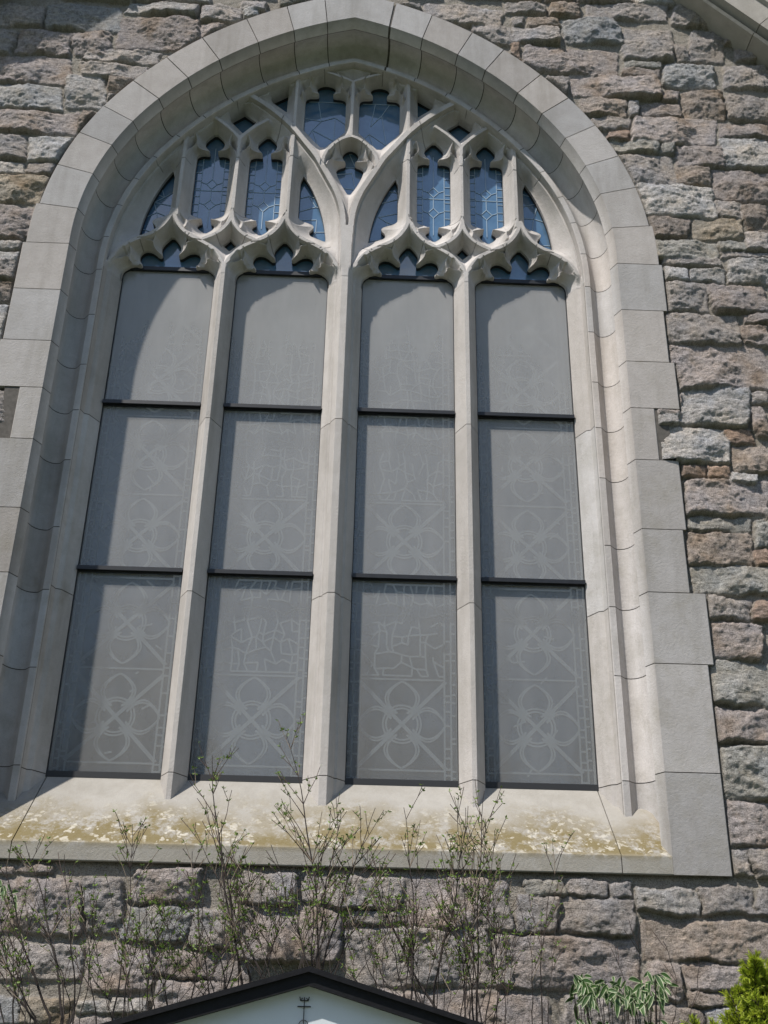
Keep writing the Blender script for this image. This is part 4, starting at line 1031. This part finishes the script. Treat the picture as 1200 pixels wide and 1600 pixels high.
# ------------------------------------------------------------------ variegated shrubs and golden conifer
def variegated(label, spots, seed, base, mat=('variegated', 'cream'), sc=1.0):
    rnd = random.Random(seed); root = empty('variegated_shrub', base)
    tag(root, label, 'shrub')
    st = MB(); lf = MB()
    for s in spots:
        s = Vector(s); b = Vector(base)
        mid = b.lerp(s, 0.6)+Vector((rnd.uniform(-.05, .05), rnd.uniform(-.05, .05), .08))
        pts = [b*(1-t)**2+mid*2*t*(1-t)+s*t*t for t in [i/8 for i in range(9)]]
        st.tube(pts, [0.0022*(1-0.7*i/8)+0.0008 for i in range(9)], 5)
        for k in range(16):
            u = rnd.uniform(.6, 1.0); p = pts[min(8, int(u*8.99))]+Vector((rnd.uniform(-.03, .03), rnd.uniform(-.03, .03), rnd.uniform(-.02, .02)))
            d = Vector((rnd.uniform(-1, 1), rnd.uniform(-1, .4), rnd.uniform(-1.3, .4))).normalized(); L = rnd.uniform(.028, .055)*sc; wd = L*0.42
            sv = d.cross(Vector((rnd.uniform(-.4, .4), 1, rnd.uniform(-.4, .4)))).normalized(); nn = d.cross(sv)
            def pt(t, w_): 
                return p+d*L*t+sv*w_*wd*math.sin(math.pi*min(1, max(0.02, t)))**0.8+Vector((0, 0, -L*0.5*t*t))+nn*abs(w_)*wd*0.2
            N = 7
            for i in range(N):
                t0, t1 = i/N, (i+1)/N
                for w0, w1, mi in ((-.5, -.38, 1), (-.38, 0, 0), (0, .34, 0), (.34, .5, 1)):
                    lf.add([pt(t0, w0), pt(t1, w0), pt(t1, w1), pt(t0, w1)], [(0, 1, 2, 3)], mi)
    st.build('stems', M['bark'], root).matrix_parent_inverse = Matrix.Translation(-root.location)
    lf.build('leaves', [M[mat[0]], M[mat[1]]], root).matrix_parent_inverse = Matrix.Translation(-root.location)
rv = random.Random(5)
variegated('low shrub with drooping green leaves edged in cream at the foot of the wall', [(rv.uniform(1.03, 1.36), rv.uniform(-.95, -.7), rv.uniform(1.655, 1.745)) for _ in range(34)], 8, (1.2, -0.82, 0.0))
variegated('sprig of green leaves edged in cream at the left edge of the photo', [(-1.20-rv.uniform(0, .10), -.75+rv.uniform(-.05, .05), 2.02+rv.uniform(-.03, .05)) for _ in range(6)], 9, (-1.5, -0.75, 0.0), sc=0.8)
def conifer():
    rnd = random.Random(12); root = empty('golden_conifer', (1.85, -0.85, 0.0))
    tag(root, 'bright yellow green feathery conifer in the lower right corner', 'conifer')
    st = MB(); lf = MB()
    st.tube([(1.85, -.85, 0), (1.86, -.85, .8), (1.84, -.86, 1.68)], [.03, .02, .006], 7)
    def frond(p, d, L, lvl):
        n = 7; pts = [p]; q = p.copy(); dd = d.copy()
        for i in range(n):
            dd = (dd+Vector((rnd.uniform(-.1, .1), rnd.uniform(-.1, .1), -0.04 if lvl == 0 else 0.0))).normalized(); q = q+dd*L/n; pts.append(q.copy())
        st.tube(pts, [0.0022*(1-.7*i/n) if lvl else 0.005*(1-.7*i/n) for i in range(n+1)], 4)
        for i in range(1, n+1):
            ax = (pts[i]-pts[i-1]).normalized()
            for s in (-1, 1):
                for _ in range(2 if lvl else 1):
                    d2 = (ax*rnd.uniform(.6, 1.1)+ax.cross(Vector((rnd.uniform(-.6, .6), 1, rnd.uniform(-.6, .6)))).normalized()*s*rnd.uniform(.3, .8)).normalized()
                    if lvl < 2: frond(pts[i].copy(), d2, L*rnd.uniform(.22, .36), lvl+1)
                    else:
                        g = rnd.uniform(.6, 1.2); leaf(lf, pts[i], d2, rnd.uniform(.012, .024), .0032, rnd, 0, (g, g, g*0.8))
    for k in range(30):
        z = rnd.uniform(1.2, 1.74); 
        a = math.pi+rnd.uniform(-1.5, 1.5); d = Vector((math.cos(a), -abs(math.sin(a))*0.6, rnd.uniform(.2, .75)))
        frond(Vector((1.86, -.85, z-.09)), d.normalized(), rnd.uniform(.18, .38)*(1.1 if z < 1.62 else .8), 0)
    st.build('stems', M['bark'], root).matrix_parent_inverse = Matrix.Translation(-root.location)
    lf.build('foliage', M['conifer'], root).matrix_parent_inverse = Matrix.Translation(-root.location)
conifer()

# ------------------------------------------------------------------ the notice board with its little black roof
def notice_board():
    cx, y0, za = 0.056, -2.6, 1.692; sl = 0.278; hw = 0.66
    root = empty('notice_board', (cx, y0, 0)); tag(root, 'white notice board with a shallow black gabled roof and thin black emblem', 'notice board')
    def put(mb, name, mat):
        o = mb.build(name, mat, root); o.matrix_parent_inverse = Matrix.Translation(-root.location); return o
    tk = 0.041      # depth of the barge boards
    for s in (-1, 1):
        mb = MB(); n = 1
        ya, yb = y0, y0+0.24
        def slab(t0, t1, yf, yk, xe):
            V = []
            for y in (yf, yk):
                V += [(cx, y, za-t0), (cx+s*xe, y, za-t0-sl*xe), (cx+s*xe, y, za-t1-sl*xe), (cx, y, za-t1)]
            F = [(0, 3, 2, 1), (4, 5, 6, 7), (0, 1, 5, 4), (1, 2, 6, 5), (2, 3, 7, 6), (3, 0, 4, 7)]
            if s > 0: F = [f[::-1] for f in F]
            mb.add(V, F)
        slab(0.0, 0.012, ya-0.012, yb+0.012, hw+0.012)       # thin top board, a little proud
        slab(0.0125, tk, ya, yb, hw)
        put(mb, 'roof_board', M['black'])
    mb = MB(); zt = za-tk-0.001; yf = y0+0.036; yk = y0+0.20; w_ = hw-0.04
    V = [(cx-w_, y, zt-sl*w_) for y in (yf, yk)]; P = [(-w_, zt-sl*w_), (w_, zt-sl*w_), (0, zt)]
    P = [(-w_, 1.30), (w_, 1.30), (w_, zt-sl*w_), (0, zt), (-w_, zt-sl*w_)]
    V = [(cx+x, y, z) for y in (yf, yk) for x, z in P]
    mb.add(V, [(0, 1, 2, 3, 4), (9, 8, 7, 6, 5), (0, 5, 6, 1), (1, 6, 7, 2), (2, 7, 8, 3), (3, 8, 9, 4), (4, 9, 5, 0)])
    put(mb, 'gable_panel', M['panel'])
    # emblem: open three-pointed crown over a crossbar, on a stem that runs down into a ring
    mb = MB(); ex = 0.048-0.001; ye = yf-0.004; r = 0.0011
    t = lambda P, rr=r: mb.tube([(a, ye, b) for a, b in P], [rr]*len(P), 5)
    t([(ex, 1.44), (ex, 1.622)]); t([(ex-.0155, 1.6065), (ex+.0155, 1.6065)], .0013)
    t([(ex-.009, 1.619), (ex+.009, 1.619)], .0013)
    t([(ex-.009, 1.619), (ex-.011, 1.6275)]); t([(ex+.009, 1.619), (ex+.011, 1.6275)]); t([(ex, 1.619), (ex, 1.6265)])
    t([(ex-.009, 1.619), (ex-.0045, 1.625)], .0009); t([(ex+.009, 1.619), (ex+.0045, 1.625)], .0009)
    cz = 1.574-.006; t([(ex+.0105*math.cos(a), cz+.0105*math.sin(a)) for a in [i*math.pi/12 for i in range(25)]], .0010)
    put(mb, 'emblem', M['iron'])
    mb = MB(); mb.box(cx-w_+.02, cx+w_-.02, yf-.025, yk+.01, .62, 1.295, 0); put(mb, 'case', M['black'])
    mb = MB(); mb.box(cx-w_+.07, cx+w_-.07, yf-.028, yf-.0255, .67, 1.245, 0); put(mb, 'display_panel', M['panel'])
    for s in (-1, 1):
        mb = MB(); xx = cx+s*(w_-.05); mb.box(xx-.035, xx+.035, yf+.06, yf+.13, 0, .619, 0); put(mb, 'post', M['black'])
notice_board()

# ------------------------------------------------------------------ the trees across the lawn, which the lower panes reflect
def far_tree(label, x, y, h, seed):
    rnd = random.Random(seed); root = empty('broadleaf_tree', (x, y, 0)); tag(root, label, 'tree', 'trees across the lawn behind the viewer')
    tr = MB(); cr = MB()
    tr.tube([(0, 0, 0), (0.1, 0, h*.3), (-.1, .1, h*.6), (0, 0, h*.9)], [.32, .24, .15, .03], 8)
    lobes = []
    for k in range(16):
        a = rnd.uniform(0, 6.28); zz = rnd.uniform(.3, .92); rr = (1-abs(zz-.5)*1.3)*h*.26*rnd.uniform(.3, 1)
        c = Vector((math.cos(a)*rr, math.sin(a)*rr, zz*h)); lobes.append((c, h*rnd.uniform(.09, .15)))
        tr.tube([(0, 0, zz*h*.7), c*0.6+Vector((0, 0, zz*h*.35)), c], [.08, .05, .02], 5)
    for c, r in lobes:
        for _ in range(420):
            d = Vector((rnd.gauss(0, 1), rnd.gauss(0, 1), rnd.gauss(0, .8))).normalized()*r*rnd.uniform(.4, 1.05)**.6
            leaf(cr, c+d, (rnd.uniform(-1, 1), rnd.uniform(-1, 1), rnd.uniform(-1, 1)), rnd.uniform(.22, .42), rnd.uniform(.14, .26), rnd)
    tr.build('trunk', M['trunk'], root); cr.build('crown', M['crown'], root)
for i, (x, y, h, lb) in enumerate(((-15, -27, 12, 'tallest broadleaf tree far left across the lawn'), (-6, -25, 11, 'broad tree left of centre across the lawn'), (1.5, -27, 12.5, 'full crowned tree straight across the lawn from the window'),
        (9, -25, 10.5, 'lower rounded tree right of centre across the lawn'), (17, -28, 13, 'large tree far right across the lawn'))):
    far_tree(lb, x, y, h, 60+i)
